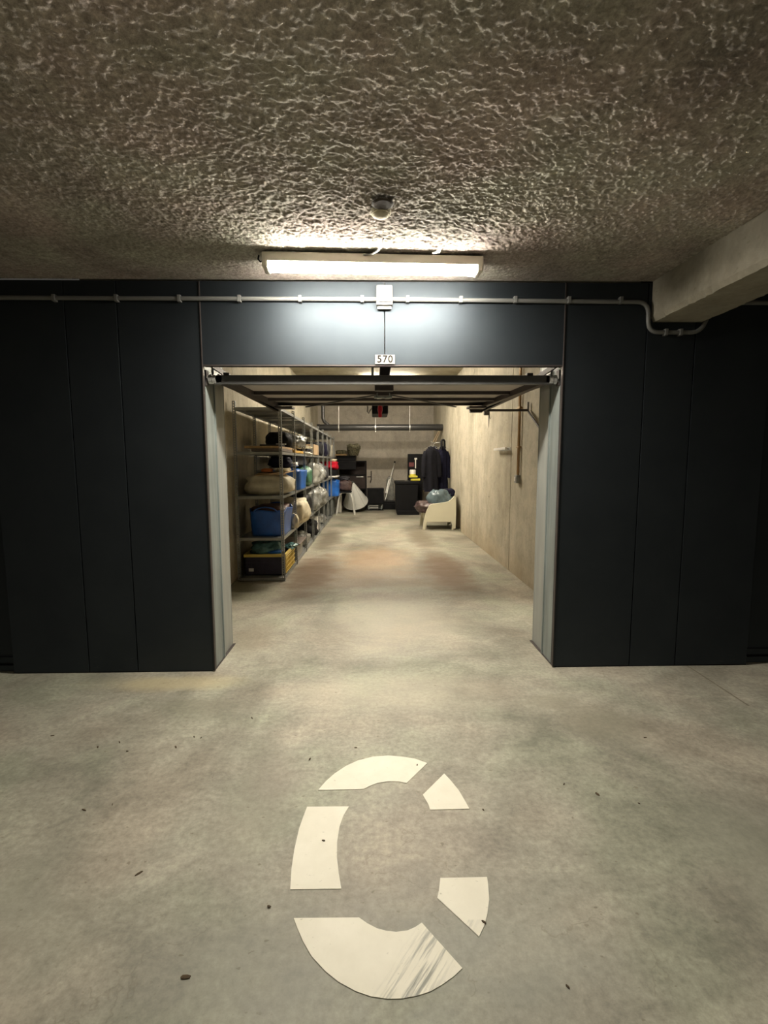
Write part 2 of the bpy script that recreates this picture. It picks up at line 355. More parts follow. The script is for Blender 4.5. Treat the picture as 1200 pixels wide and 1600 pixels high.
def struct_root(name, loc=(0, 0, 0)):
    o = bpy.data.objects.new(name, None); COL.objects.link(o); o.location = loc; o['kind'] = 'structure'; return o
def box1(*a, b=0.0): return MB().box(*a, b=b)

def sg(x, e): return math.copysign(abs(x) ** e, x)
def soft(dx, dy, dz, seed=0, e=.55, amp=.06, fold=.04, nu=44, nv=22, taper=0.0, knot=False, mb=None, off=(0, 0, 0)):
    """a crumpled bag / bundle: rounded block sitting on z=0 with folds and dents"""
    rings = []
    for j in range(nv + 1):
        v = -math.pi / 2 + math.pi * j / nv; cz = sg(math.sin(v), e); cr = max(abs(math.cos(v)), 1e-4) ** e
        ring = []
        for i in range(nu):
            u = 2 * math.pi * i / nu
            x, y, z = cr * sg(math.cos(u), e), cr * sg(math.sin(u), e), cz
            k = 1 - taper * (z * .5 + .5); x *= k; y *= k
            p = Vector((x * dx, y * dy, z * dz))
            q = Vector((x * 1.7 + seed * 7.3, y * 1.7, z * 1.7))
            n1 = noise.noise(q); n2 = noise.noise(q * 2.3 + Vector((3, 1, 5)))
            rg = 1 - abs(noise.noise(Vector((x * 3.2 + seed, y * 3.2, z * 1.2)) + Vector((n1, n1, 0)))) * 2
            rg2 = 1 - abs(noise.noise(Vector((x * 6 + seed, y * 6 - 4, z * 4)) + Vector((n2, n1, n2)))) * 2
            d = 1 + amp * 2.2 * n1 + fold * (rg - .4) + fold * .5 * (rg2 - .4)
            x, y, z = x * d, y * d, z * d
            ring.append((off[0] + x * dx / 2, off[1] + y * dy / 2, off[2] + max((z * .5 + .47) * dz, 0)))
        rings.append(ring)
    mb = mb or MB(); mb.loft(rings, True)
    if knot:
        mb.loft([[(off[0] + r * math.cos(a) * (1 + .2 * math.sin(3 * a)), off[1] + r * math.sin(a), off[2] + z) for a in [2 * math.pi * k / 12 for k in range(12)]]
                 for r, z in ((.05, dz * .9), (.02, dz * 1.0), (.018, dz * 1.03), (.05, dz * 1.12), (.045, dz * 1.13))], True)
    return mb
def bagthing(name, label, m, loc, size, seed, cat='bag', group=None, **k):
    rz = k.pop('rz', 0)
    o = put(name, soft(*size, seed=seed, **k), m, None, loc, (0, 0, rz)); return tag(o, label, cat, group)
def tote(name, label, m, loc, w, d, h, seed, rz=0, fill='darkgrey', flare=.12, sag=.04, handles=True):
    t = thing(name, label, 'bag', loc, rz)
    def ring(z, k, inset=0, wob=1.0):
        out = []
        for i in range(48):
            a = 2 * math.pi * i / 48
            x = sg(math.cos(a), .42) * (w / 2 * k - inset); y = sg(math.sin(a), .42) * (d / 2 * k - inset)
            q = Vector((math.cos(a) * 2 + seed, math.sin(a) * 2, z * 5))
            n = noise.noise(q) * .05 + (1 - abs(noise.noise(q * 2.2 + Vector((0, 0, z * 3)))) * 2) * .02
            f = 1 + n * wob
            out.append((x * f, y * f, z + (noise.noise(q + Vector((9, 9, 0))) * sag * (z / h) ** 2)))
        return out
    zs = [0, .01, .08, .2, .35, .5, .65, .8, .92, 1.0]
    rings = [ring(h * z, 1 - flare + flare * 2 * z * .5 + (.0 if z > 0 else -.05)) for z in zs]
    rings += [ring(h * 1.0, 1.0, .008), ring(h * .8, .98, .012)]
    put('body', MB().loft(rings, False).loft([ring(.002, .82), ring(.001, .3)], True), m, t)
    put('contents', soft(w * .9, d * .88, h * .5, seed + 3, mb=None, off=(0, 0, h * .62), amp=.1, fold=.08), fill, t)
    if handles:
        for sx in (-1, 1):
            pts = [(sx * w * .30 * c + w * .0, sx * 0 + -d * .5 - .012 if False else -d / 2 - .01 + (0 if sx < 0 else d + .02), h * .98 + .06 * s - .02)
                   for c, s in [(math.cos(q), math.sin(q)) for q in [math.pi * k / 10 for k in range(11)]]]
            put('handle', MB().tube(pts, .009, 6), m, t)
    return t

# ------------------------------------------------------------------ floor, walls, ceilings
D = 3.22
YB = 14.9
floor = struct('floor', box1(-9, 9, -9, 15.2, -.1, 0), 'floor')
# stencilled floor marking
segs = [[(-0.254, 1.987), (-0.227, 2.044), (-0.19, 2.1), (-0.139, 2.155), (-0.085, 2.194), (-0.011, 2.223), (0.065, 2.230), (0.141, 2.217), (0.196, 2.2), (0.251, 2.165), (0.141, 2.023), (0.107, 2.035), (0.059, 2.038), (0.007, 2.027), (-0.028, 2.007), (-0.051, 1.989)],
        [(0.321, 2.086), (0.344, 2.036), (0.368, 1.972), (0.382, 1.911), (0.393, 1.856), (0.228, 1.855), (0.224, 1.886), (0.206, 1.945)],
        [(-0.289, 1.885), (-0.112, 1.883), (-0.131, 1.834), (-0.144, 1.772), (-0.148, 1.694), (-0.143, 1.623), (-0.132, 1.556), (-0.118, 1.491), (-0.292, 1.493), (-0.302, 1.576), (-0.306, 1.662), (-0.304, 1.765), (-0.297, 1.827)],
        [(0.225, 1.525), (0.389, 1.525), (0.386, 1.497), (0.376, 1.439), (0.357, 1.386), (0.338, 1.348), (0.315, 1.315), (0.204, 1.449), (0.213, 1.475)],
        [(-0.263, 1.389), (-0.055, 1.386), (-0.028, 1.366), (0.002, 1.349), (0.032, 1.34), (0.062, 1.336), (0.098, 1.34), (0.122, 1.35), (0.144, 1.364), (0.247, 1.225), (0.219, 1.204), (0.183, 1.183), (0.149, 1.167), (0.111, 1.157), (0.069, 1.151), (0.032, 1.151), (-0.015, 1.158), (-0.057, 1.172), (-0.106, 1.197), (-0.147, 1.227), (-0.191, 1.269), (-0.222, 1.313), (-0.246, 1.355)]]
fm = thing('floor_marking', 'large off-white stencilled letter C painted on the concrete floor', 'floor marking')
for s_ in segs: put('stencil_segment', MB().prism(s_, 'z', 0.0004, 0.0022), 'paint', fm)

# hall enclosure behind the viewpoint
struct('wall_left', box1(-9.2, -9, -9, D + .5, 0, 2.61), 'wall')
struct('wall_right', box1(9, 9.2, -9, D + .5, 0, 2.61), 'wall')
struct('wall_rear', box1(-9.2, 9.2, -9.2, -9, 0, 2.61), 'wall')

# hall ceiling: sprayed insulation, real relief where the photo sees it
def vnoise(xs, ys, sx, sy, seed):
    rs = np.random.RandomState(seed); g = rs.rand(400, 400)
    u = xs * sx + 100; v = ys * sy + 100; i = np.floor(u).astype(int); j = np.floor(v).astype(int)
    fu = u - i; fv = v - j; fu = fu * fu * (3 - 2 * fu); fv = fv * fv * (3 - 2 * fv); i %= 399; j %= 399
    return (g[i, j] * (1 - fu) * (1 - fv) + g[i + 1, j] * fu * (1 - fv) + g[i, j + 1] * (1 - fu) * fv + g[i + 1, j + 1] * fu * fv) - .5
nx, ny = 1260, 460
X0, X1, Y0, Y1 = -2.9, 2.9, 1.12, D
xs, ys = np.meshgrid(np.linspace(X0, X1, nx), np.linspace(Y0, Y1, ny), indexing='ij')
wx = xs + .03 * vnoise(xs, ys, 9, 9, 5); wy = ys + .03 * vnoise(xs, ys, 9, 9, 6)
a_, b_ = wx * .94 + wy * .34, -wx * .34 + wy * .94
ampl = .75 + .5 * vnoise(xs, ys, 1.3, 1.3, 7)
h = .0025 * vnoise(a_, b_, 19, 25, 1) + .004 * vnoise(b_, a_, 37, 33, 8) + .007 * vnoise(a_, b_, 63, 86, 2) + .007 * vnoise(wx, wy, 118, 126, 3) + .005 * vnoise(xs, ys, 5, 5, 4) + .004
flat = np.clip((D - .02 - ys) / .35, .25, 1)
zz = 2.61 - .004 - h * ampl * flat + .004
edge = np.minimum(np.minimum(xs - X0, X1 - xs), ys - Y0) < .01
zz = np.where(edge, 2.61, zz)
ids = np.arange(nx * ny).reshape(nx, ny)
quads = np.stack([ids[:-1, :-1], ids[:-1, 1:], ids[1:, 1:], ids[1:, :-1]], -1).reshape(-1, 4)
cm = bpy.data.meshes.new('ceiling')
vv = np.stack([xs.ravel(), ys.ravel(), zz.ravel()], 1)
cm.vertices.add(len(vv)); cm.vertices.foreach_set('co', vv.ravel())
cm.loops.add(quads.size); cm.loops.foreach_set('vertex_index', quads.ravel())
cm.polygons.add(len(quads)); cm.polygons.foreach_set('loop_start', np.arange(0, quads.size, 4)); cm.polygons.foreach_set('loop_total', np.full(len(quads), 4))
cm.polygons.foreach_set('use_smooth', np.ones(len(quads), bool)); cm.update(calc_edges=True)
cm.materials.append(M['spray'])
ceil = bpy.data.objects.new('ceiling', cm); COL.objects.link(ceil); ceil['kind'] = 'structure'
cs = MB().box(-9, X0, -9, D, 2.612, 2.8).box(X1, 9, -9, D, 2.612, 2.8).box(X0, X1, -9, Y0, 2.612, 2.8).box(X0, X1, Y0, D, 2.66, 2.8)
put('slab', cs, 'spray', ceil)

# concrete beam with a chipped lower edge
def beam():
    mb = MB(); rings = []
    n = 330
    for k in range(n + 1):
        y = -6 + (D + 6) * k / n
        j = noise.noise(Vector((y * 9, 0, 0))) * .010 + noise.noise(Vector((y * 31, 4, 0))) * .009
        c = .016 + abs(noise.noise(Vector((y * 14, 7, 1)))) * .02
        x0, x1, z0, z1 = 1.825, 2.18, 2.355, 2.62
        rings.append([(x0, y, z1), (x0 + j * .2, y, z0 + c + .01), (x0 + c + j, y, z0 + j * .3), (x1 - c, y, z0), (x1, y, z0 + c), (x1, y, z1)])
    return mb.loft(rings, True, False)
struct('beam', beam(), 'beam')

# ---- dark panelled front
wf = struct_root('wall_front', (0, D, 0))
T = .05
gap = .003
def panel(x0, x1, z0, z1, y0=0.0): put('panel', box1(x0 + gap, x1 - gap, y0, y0 + T, z0, z1, b=.002), 'panel', wf)
for x0, x1 in [(-2.49, -1.972), (-1.972, -1.64), (-1.64, -1.112), (1.255, 1.80), (1.80, 2.127), (2.127, 2.645)]: panel(x0, x1, .008, 2.60)
for x0, x1 in [(-1.112, .075), (.075, 1.255)]: panel(x0, x1, 2.08, 2.60)
put('backing', MB().box(-2.49, -1.14, .055, .1, .02, 2.62).box(1.28, 2.645, .055, .1, .02, 2.62).box(-1.14, 1.28, .055, .09, 2.10, 2.62), 'frame_dark', wf)
put('edge_strip', MB().box(-1.113, -1.107, -.006, .02, 0.01, 2.6).box(1.25, 1.256, -.006, .02, .01, 2.6).box(-1.107, 1.25, .0, .05, 2.072, 2.08), 'frame_dark', wf)
put('bottom_seal', MB().box(-2.49, -1.13, .004, .05, 0, .012).box(1.27, 2.645, .004, .05, 0, .012), 'black', wf)
# concrete return behind the lintel panels (box ceiling is higher than the hall's)
put('upstand', box1(-1.75, 1.9, .1, .28, 2.62, 3.36), 'wall', wf)
put('upstand', box1(-1.75, -1.17, .1, .16, 0, 2.62), 'wall', wf); put('upstand', box1(1.31, 1.9, .1, .16, 0, 2.62), 'wall', wf)
# neighbouring closed doors, set back a little
for nm, xa, xb in (('door_1', -5.0, -2.492), ('door_2', 2.647, 5.2)):
    dr = struct_root(nm, (0, D + .045, 0))
    put('leaf', box1(xa, xb, 0, .04, .12, 2.62), 'panel', dr)
    put('bottom_rail', box1(xa, xb, -.012, .04, .065, .105), 'panel', dr)
    put('bottom_rail', box1(xa, xb, -.02, .04, .012, .05), 'panel', dr)
    put('seal', box1(xa, xb, .0, .03, 0, .06), 'black', dr)
struct('trim_1', box1(-9, -5.0, D, D + .1, 0, 2.62), 'panel'); struct('trim_2', box1(5.2, 9, D, D + .1, 0, 2.62), 'panel')

# ---- galvanised jambs
for sx, xo, nm in ((-1, -1.112, 'left'), (1, 1.255, 'right')):
    j = thing('door_jamb', 'galvanised steel jamb on the %s side of the garage opening' % nm, 'door frame', (xo, D + .05, 0))
    put('front_channel', MB().box(*sorted((0 + sx * .012, sx * .05)), .002, .19, 0.004, 2.55).box(*sorted((sx * .004, sx * .05)), .19, .205, .004, 2.55), 'galv', j)
    put('return', MB().box(*sorted((sx * .022, sx * .07)), .206, .44, 0.004, 2.55).box(*sorted((sx * .02, sx * .07)), .44, .452, .004, 2.55), 'galv_light', j)
    put('foot_plate', box1(*sorted((sx * .002, sx * .09)), .0, .46, 0, .004), 'frame_dark', j)
    # two pale guide rollers behind the lintel corner
    for dx in (0, 1):
        put('roller', MB().tube([(-sx * (.012 + dx * .026) + .0, .04, 2.0), (-sx * (.034 + dx * .026), .04, 2.0)], .030, 14), 'clamp', j)
    put('roller_bracket', MB().box(*sorted((-sx * .0, sx * .02)), .02, .07, 1.96, 2.06).tube([(sx * .01, .04, 2.0), (-sx * .075, .04, 2.0)], .008, 8), 'frame_dark', j)

# ---- box walls (formwork panels with recessed joints)
wl = struct_root('wall_inner_left'); wr = struct_root('wall_inner_right'); wb = struct_root('wall_back')
XL, XR = -1.70, 1.79
cutsR = [3.32, 4.6, 6.24, 8.68, 9.76]
cutsR2 = [9.76, 11.4, 13.1, YB]
for a, b in zip(cutsR, cutsR[1:]): put('panel', box1(XR, XR + .2, a + .008, b - .008, 0, 3.36, b=.004), 'wall', wr)
for a, b in zip(cutsR2, cutsR2[1:]): put('panel', box1(XR + .06, XR + .2, a + .004, b - .004, 0, 3.36, b=.004), 'wall', wr)
put('backing', MB().box(XR + .012, XR + .21, 3.3, 9.75, 0, 3.4).box(XR + .072, XR + .21, 9.75, YB + .1, 0, 3.4), 'soot', wr)
cutsL = [3.32, 4.7, 5.95, 7.2, 8.45, 9.7, 10.95, 12.2, 13.5, YB]
for a, b in zip(cutsL, cutsL[1:]): put('panel', box1(XL - .2, XL, a + .003, b - .003, 0, 3.36, b=.003), 'wall', wl)
put('backing', box1(XL - .21, XL - .01, 3.3, YB + .1, 0, 3.4), 'wall', wl)
for a, b in zip([XL - .1, .02, 1.0, XR + .15], [.02, 1.0, XR + .15]):
    for c, d in ((0, 2.72), (2.72, 3.36)):
        put('panel', box1(a + .003, b - .003, YB, YB + .2, c + .003, d - .003, b=.003), 'wall_back', wb)
put('backing', box1(XL - .2, XR + .2, YB + .012, YB + .22, 0, 3.4), 'wall_back', wb)
struct('ceiling_inner', box1(XL - .1, XR + .12, 3.34, YB + .1, 3.35, 3.5), 'slab')
# tie holes
for y, z in [(4.2, 1.1), (5.2, 1.62), (7.4, .9), (7.4, 2.1), (9.2, 1.5)]:
    put('tie_hole', MB().tube([(XR - .001, y, z), (XR + .01, y, z)], .012, 10), 'soot', wr)
for x in (-.06, 1.02):
    put('tie_hole', MB().tube([(x, YB - .001, 2.1), (x, YB + .01, 2.1)], .03, 12), 'wall_back', wb)

# ------------------------------------------------------------------ lamps
def lamp(label, loc, rz, length, lens):
    t = thing('batten_lamp', label, 'lamp', loc, rz); l = length / 2
    put('housing', box1(-l, l, -.056, .056, -.05, 0, b=.008), 'lamp_body', t)
    prof = [(-.044, -.049), (-.045, -.062), (-.040, -.074), (-.026, -.082), (.026, -.082), (.040, -.074), (.045, -.062), (.044, -.049)]
    put('diffuser', MB().loft([[(x, y, z) for y, z in prof] for x in (-l + .035, l - .035)], True), lens, t)
    for s in (-1, 1):
        put('end_cap', box1(*sorted((s * l, s * (l - .034))), -.058, .058, -.084, -.002, b=.01), 'lamp_body', t)
    for x in (-l * .72, l * .72):
        put('clip', MB().box(x - .014, x + .014, -.05, .05, -.05, -.038).box(x - .01, x + .01, -.03, .03, 0, .03), 'clamp', t)
    return t
lo = lamp('lit white batten lamp on the sprayed ceiling above the garage opening', (.005, 2.845, 2.598), R(2.0), 1.235, M['lens_out'])
put('cable', MB().tube([(-.618, 0, -.03), (-.632, -.012, -.04), (-.642, -.02, -.03), (-.635, -.03, -.012)], .005, 6), 'black', lo)
lamp('lit batten lamp on the inner ceiling midway back, hidden behind the raised door', (.15, 8.3, 3.33), R(0), 1.25, M['lens_mid'])
lamp('lit batten lamp on the inner ceiling towards the back wall, hidden behind the raised door', (.35, 11.0, 3.33), R(0), 1.25, M['lens_in'])
cab = put('lamp_cable', MB().tube([(-.6, 2.80, 2.592), (-.45, 2.79, 2.598), (-.2, 2.792, 2.59), (-.06, 2.795, 2.588), (0.0, 2.77, 2.586), (.03, 2.72, 2.584), (.045, 2.67, 2.585), (.055, 2.62, 2.6)], .0055, 8), 'conduit')
tag(cab, 'thin grey cable running along the top of the lit ceiling lamp', 'cable')
pl = put('cable_remnant', MB().tube([(.33, 2.76, 2.588), (.36, 2.72, 2.58), (.355, 2.68, 2.577), (.385, 2.66, 2.585)], [.004, .008, .005, .004], 6), 'white')
tag(pl, 'short ragged white strip hanging from the ceiling right of the cable', 'strip')
sm = thing('smoke_detector', 'small round pale ceiling detector in front of the lit lamp', 'detector', (.038, 2.34, 2.60))
put('base', MB().lathe([(.048, 0), (.048, -.012), (.044, -.018)]), 'beige', sm)
put('cap', MB().lathe([(.038, -.018), (.036, -.024), (.026, -.03), (.01, -.032)]), 'beige', sm)
dm = put('ceiling_stain', MB().lathe([(.05, 2.588), (.04, 2.583)], .045, 2.26, 16), 'soot', ceil)

# ------------------------------------------------------------------ conduit, junction box, number plate
def arcpts(pts):
    out = []; pts = [Vector(p) for p in pts]
    for i in range(len(pts)):
        if i in (0, len(pts) - 1): out.append(pts[i]); continue
        a, b, c = pts[i - 1], pts[i], pts[i + 1]; r = min(.07, (a - b).length * .45, (c - b).length * .45)
        p, q = b + (a - b).normalized() * r, b + (c - b).normalized() * r
        for k in range(7):
            t = k / 6; out.append(p * (1 - t) ** 2 + b * 2 * t * (1 - t) + q * t * t)
    return out
yc = D - .018
for pts, lab, clips in (
        ([(-3.2, yc, 2.487), (.03, yc, 2.485)], 'grey conduit clipped along the dark panels left of the junction box', [-2.017, -1.628, -1.233, -.852, -.466, -.069]),
        ([(.12, yc, 2.485), (1.79, yc, 2.475), (1.80, yc, 2.285), (2.15, yc, 2.285), (2.22, yc, 2.475), (3.4, yc, 2.47)], 'grey conduit right of the junction box, looping down under the concrete beam', [.223, .566, .919, 1.269, 1.608])):
    t = thing('conduit', lab, 'conduit')
    put('pipe', MB().tube(arcpts(pts), .0135, 10), 'conduit', t)
    cl = [(x, 2.485) for x in clips] + ([(1.915, 2.285), (2.012, 2.285)] if clips[0] > 0 else [])
    for x, z in cl:
        put('clip', MB().box(x - .011, x + .011, yc - .018, D, z - .021, z + .021, b=.004), 'conduit', t)
jb = thing('junction_box', 'white square junction box with a dark red label on the conduit', 'junction box', (.0735, D, 2.505))
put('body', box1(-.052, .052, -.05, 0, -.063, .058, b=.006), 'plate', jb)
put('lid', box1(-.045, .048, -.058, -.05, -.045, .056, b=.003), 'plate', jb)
put('shroud', box1(-.046, .046, -.03, 0, -.082, -.062, b=.006), 'box_grey', jb)
lb = put('label_strip', box1(-.028, .026, -.0605, -.0575, .012, .034), 'redlabel', jb, label='small dark red label')
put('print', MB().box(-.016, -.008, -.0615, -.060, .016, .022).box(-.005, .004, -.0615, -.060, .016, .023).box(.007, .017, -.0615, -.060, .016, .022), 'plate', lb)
np_ = thing('number_plate', 'white number plate reading 570 on the lintel above the opening', 'sign', (.0765, D - .001, 2.112))
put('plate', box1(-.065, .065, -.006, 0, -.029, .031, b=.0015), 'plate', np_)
def text_mesh(txt, size, ext=.0006):
    cu = bpy.data.curves.new('t', 'FONT'); cu.body = txt; cu.size = size; cu.extrude = ext; cu.align_x = 'CENTER'; cu.align_y = 'CENTER'
    cu.space_character = 1.12; cu.offset = .0008
    o = bpy.data.objects.new('t', cu); COL.objects.link(o)
    dg = bpy.context.evaluated_depsgraph_get(); me = bpy.data.meshes.new_from_object(o.evaluated_get(dg)); bpy.data.objects.remove(o); return me
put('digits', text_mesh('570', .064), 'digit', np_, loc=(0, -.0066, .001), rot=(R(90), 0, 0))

# ------------------------------------------------------------------ raised up-and-over door with its opener
dl = thing('overhead_door', 'raised garage door leaf hanging level under the ceiling, dark cross bars', 'garage door', (.08, 3.3, 1.98))
LW, LL, RISE = 1.145, 1.98, .052
def zl(y): return RISE * y / LL
def slab(x0, x1, y0, y1, z0, z1):
    return MB().add([(x0, y0, z0 + zl(y0)), (x1, y0, z0 + zl(y0)), (x1, y1, z0 + zl(y1)), (x0, y1, z0 + zl(y1)), (x0, y0, z1 + zl(y0)), (x1, y0, z1 + zl(y0)), (x1, y1, z1 + zl(y1)), (x0, y1, z1 + zl(y1))],
                    [(3, 2, 1, 0), (4, 5, 6, 7), (0, 1, 5, 4), (1, 2, 6, 5), (2, 3, 7, 6), (3, 0, 4, 7)])
put('skin', slab(-LW, LW, .03, LL, .045, .052), 'leaf', dl)
for s in (-1, 1): put('side_member', slab(*sorted((s * LW, s * (LW - .05))), .0, LL, -.0, .045), 'frame_dark', dl)
put('front_bar', slab(-LW, LW, 0.0, .05, -.012, .044), 'rail_grey', dl)
for y in (.88, 1.42, 1.93): put('cross_bar', slab(-LW + .05, LW - .05, y, y + .045, .018, .045), 'frame_dark', dl)
for x in (-1.07, .99): put('hanger_bracket', MB().box(x - .02, x + .02, .02, .06, .045, .068, b=.005), 'frame_dark', dl)
for s in (-1, 1):
    put('hinge_plate', slab(*sorted((s * 1.11, s * .93)), 1.80, 1.98, -.02, .0), 'frame_dark', dl)
    put('latch_rod', MB().bar((s * .05, .72, .015), (s * .78, 1.78, .035), .018, .010), 'rail_grey', dl)
put('lock_bracket', MB().box(-.07, .07, .34, .40, -.005, .04, b=.004).box(-.045, .045, .56, .60, -.012, .03, b=.004), 'frame_dark', dl)
put('lock_body', MB().box(-.055, -.012, .64, .72, -.02, .02, b=.006).box(.012, .055, .64, .72, -.02, .02, b=.006).box(-.075, .075, .74, .80, -.006, .012, b=.004), 'galv', dl)
# upper spring arms from lintel corner to leaf
for s in (-1, 1):
    put('lever_arm', MB().bar((s * (LW + .02), -.02, .12), (s * (LW - .03), .75, .055), .012, .035), 'frame_dark', dl)
op = thing('door_opener', 'ceiling door opener with dark rail, motor head and red release handle', 'door opener', (.08, D + .09, 2.11))
put('rail', MB().box(-.032, .032, 0, 2.9, 0, .035).box(.034, .045, 0, 2.9, .0, .035), 'blackmat', op)
put('motor_head', box1(-.1, .1, 2.62, 3.1, -.085, .06, b=.02), 'black', op)
put('release_cord', MB().tube([(-.0, 2.2, .0), (.0, 2.2, -.12)], .004, 6), 'redplastic', op)
put('release_handle', MB().loft([[(r * math.cos(a) - .005, 2.2 + .6 * r * math.sin(a), z) for a in [2 * math.pi * k / 12 for k in range(12)]]
                                 for r, z in ((.014, -.02), (.026, -.05), (.028, -.08), (.020, -.12), (.022, -.15), (.01, -.165))], True), 'redplastic', op, label='red pull handle')
put('cable_loop', MB().tube([(-.15, 2.7, .04), (-.155, 2.7, -.05), (-.14, 2.7, -.07), (-.12, 2.7, -.03), (-.09, 2.7, .0)], .008, 8), 'box_grey', op)
put('hanger', MB().bar((-.09, 2.8, .06), (-.09, 2.8, 1.22), .03, .004, (0, 1, 0)).bar((.09, 2.8, .06), (.09, 2.8, 1.22), .03, .004, (0, 1, 0)), 'galv', op)
for s, xc, nm in ((-1, -1.10, 'left'), (1, 1.265, 'right')):
    t = thing('door_track', 'dark steel door track with a cross bracket near the %s wall' % nm, 'door track', (xc, D + .1, 2.02))
    put('rail', MB().box(-.02, .02, .12, 2.25, .0, .02).box(-.02, -.015, .12, 2.25, .0, .04).box(.015, .02, .12, 2.25, 0, .04), 'frame_dark', t)
    if s > 0:
        put('cross_bracket', MB().box(-.17, .50, 2.2, 2.23, -.005, .02).box(-.17, -.03, 2.16, 2.22, -.02, .0), 'frame_dark', t)
        put('end_tab', box1(.488, .512, 2.2, 2.215, -.01, .10, b=.004), 'box_grey', t)
        put('stay', MB().bar((.50, 2.21, .0), (.512, 1.72, -.28), .012, .02), 'frame_dark', t)

# ------------------------------------------------------------------ right wall fittings
t = thing('wall_conduit', 'brown conduit pair dropping down the right wall to a switch box', 'conduit', (XR, 5.87, 0))
put('pipe', MB().tube([(-.022, -.03, 1.27), (-.022, -.03, 3.3)], .012, 8), 'copper', t)
put('pipe', MB().tube([(-.018, .03, 1.27), (-.018, .03, 3.3)], .007, 8), 'copper', t)
for z in (1.62, 2.09): put('saddle', box1(-.036, 0, -.055, .045, z - .01, z + .01, b=.003), 'copper', t)
put('switch_box', box1(-.05, 0, -.05, .05, 1.18, 1.28, b=.008), 'box_grey', t)
put('switch_rocker', box1(-.057, -.05, -.028, .028, 1.205, 1.255, b=.003), 'white', t)
t = thing('wall_rail', 'short pale rail fixed to the right wall left of the conduit', 'rail', (XR, 6.27, 1.61))
put('bar', box1(-.075, -.045, 0, .6, -.012, .02, b=.004), 'white', t)
for y in (.08, .5): put('standoff', MB().tube([(-.05, y, 0), (0, y, 0)], .008, 8), 'box_grey', t)
put('mounting_plate', box1(-.004, 0, .0, .6, -.02, .02), 'box_grey', t)
t = thing('pipe_stub', 'dark pipe stub with a soot streak high on the right wall', 'pipe stub', (XR, 7.5, 2.17))
put('stub', MB().tube([(-.08, 0, .02), (0, 0, .02)], .035, 12), 'frame_dark', t)
put('soot_streak', MB().prism([(-.035, .02), (.035, .02), (.02, -.13), (0, -.2), (-.02, -.1)], 'x', -.003, .0), 'soot', t)

# ------------------------------------------------------------------ drain pipe
t = thing('drain_pipe', 'thick black drain pipe hung across the back of the garage', 'pipe', (0, 12.9, 2.35))
put('pipe', MB().tube([(-1.47, 0, 0), (XR + .05, 0, 0)], .083, 20), 'pipe', t)
put('coupling', MB().tube([(-1.50, 0, 0), (-1.42, 0, 0)], .093, 20), 'pipe', t); put('coupling', MB().tube([(1.66, 0, 0), (XR + .04, 0, 0)], .09, 20), 'pipe', t)
put('branch', MB().tube([(-1.18, 0, .04), (-1.31, .0, .16), (-1.34, 0, .24), (-1.34, 0, .98)], .045, 14), 'pipe', t)
for x in (-.92, .05, .96):
    put('clamp', MB().tube([(x - .014, 0, 0), (x + .014, 0, 0)], .092, 20).box(x - .008, x + .008, -.02, .02, -.12, -.08), 'clamp', t)
    put('hanger_rod', MB().tube([(x, 0, .08), (x, 0, 1.0)], .007, 6), 'clamp', t)
t = thing('tap', 'small dark wall tap on the back wall above the black speaker', 'tap', (-.08, YB, 1.0))
put('riser', MB().tube([(0, -.04, .16), (0, -.04, -.1), (-.03, -.05, -.2)], .016, 8), 'frame_dark', t)
put('elbow', MB().tube([(-.12, -.03, -.02), (0, -.04, -.02)], .012, 8).tube([(0, -.04, .0), (0, 0, .0)], .012, 8), 'frame_dark', t)

# ------------------------------------------------------------------ steel shelving
XF, XB = -1.09, -1.64
SY0, BAY, NB = 5.75, .96, 8
LEV = [.04, .535, 1.04, 1.57, 2.09]
sh = thing('steel_shelving', 'long run of perforated grey steel shelving along the left wall', 'shelving', (XB, SY0, 0))
def post_mesh():
    mb = MB(); Wd, t_, hh = .036, .003, 2.14
    # aisle face (in the YZ plane) and front face (XZ plane), each two rails and rungs, so slots are open
    mb.box(-t_, 0, 0, .011, 0, hh).box(-t_, 0, Wd - .011, Wd, 0, hh)
    mb.box(-Wd, -Wd + .012, 0, t_, 0, hh).box(-.012, 0, 0, t_, 0, hh)
    z = 0
    while z < hh:
        mb.box(-t_, 0, .011, Wd - .011, z, z + .012); mb.box(-Wd + .012, -.012, 0, t_, z, z + .012); z += .03
    return mb.box(-Wd - .004, .004, -.004, Wd + .004, 0, .006)
pmsh = post_mesh().mesh('post'); pmsh.materials.append(M['shelf'])
for k in range(NB + 1):
    y = k * BAY
    put('post', pmsh, None, sh, loc=(XF - XB, y - (.0 if k < NB else .036), 0))
    put('post', pmsh, None, sh, loc=(.036 - .02, y - (.0 if k < NB else .036), .0 if k else .02))
shelf_me = MB()
sw = XF - XB - .008; sd = BAY - .012
shelf_me.box(.0, sw, 0, sd, -.003, 0).box(.0, sw, 0, .003, -.034, 0).box(0, sw, sd - .003, sd, -.034, 0).box(0, .003, 0, sd, -.034, 0).box(sw - .003, sw, 0, sd, -.034, 0)
shelf_me.box(.02, sw - .02, sd * .5 - .02, sd * .5 + .02, -.02, -.003)
shelf_me = shelf_me.mesh('shelf_board'); shelf_me.materials.append(M['shelf'])
for k in range(NB):
    for z in LEV:
        if k >= 0: put('shelf_board', shelf_me, None, sh, loc=(.0, k * BAY + .006, z))

def bay(n, f=0): return SY0 + BAY * (n - 1 + f)
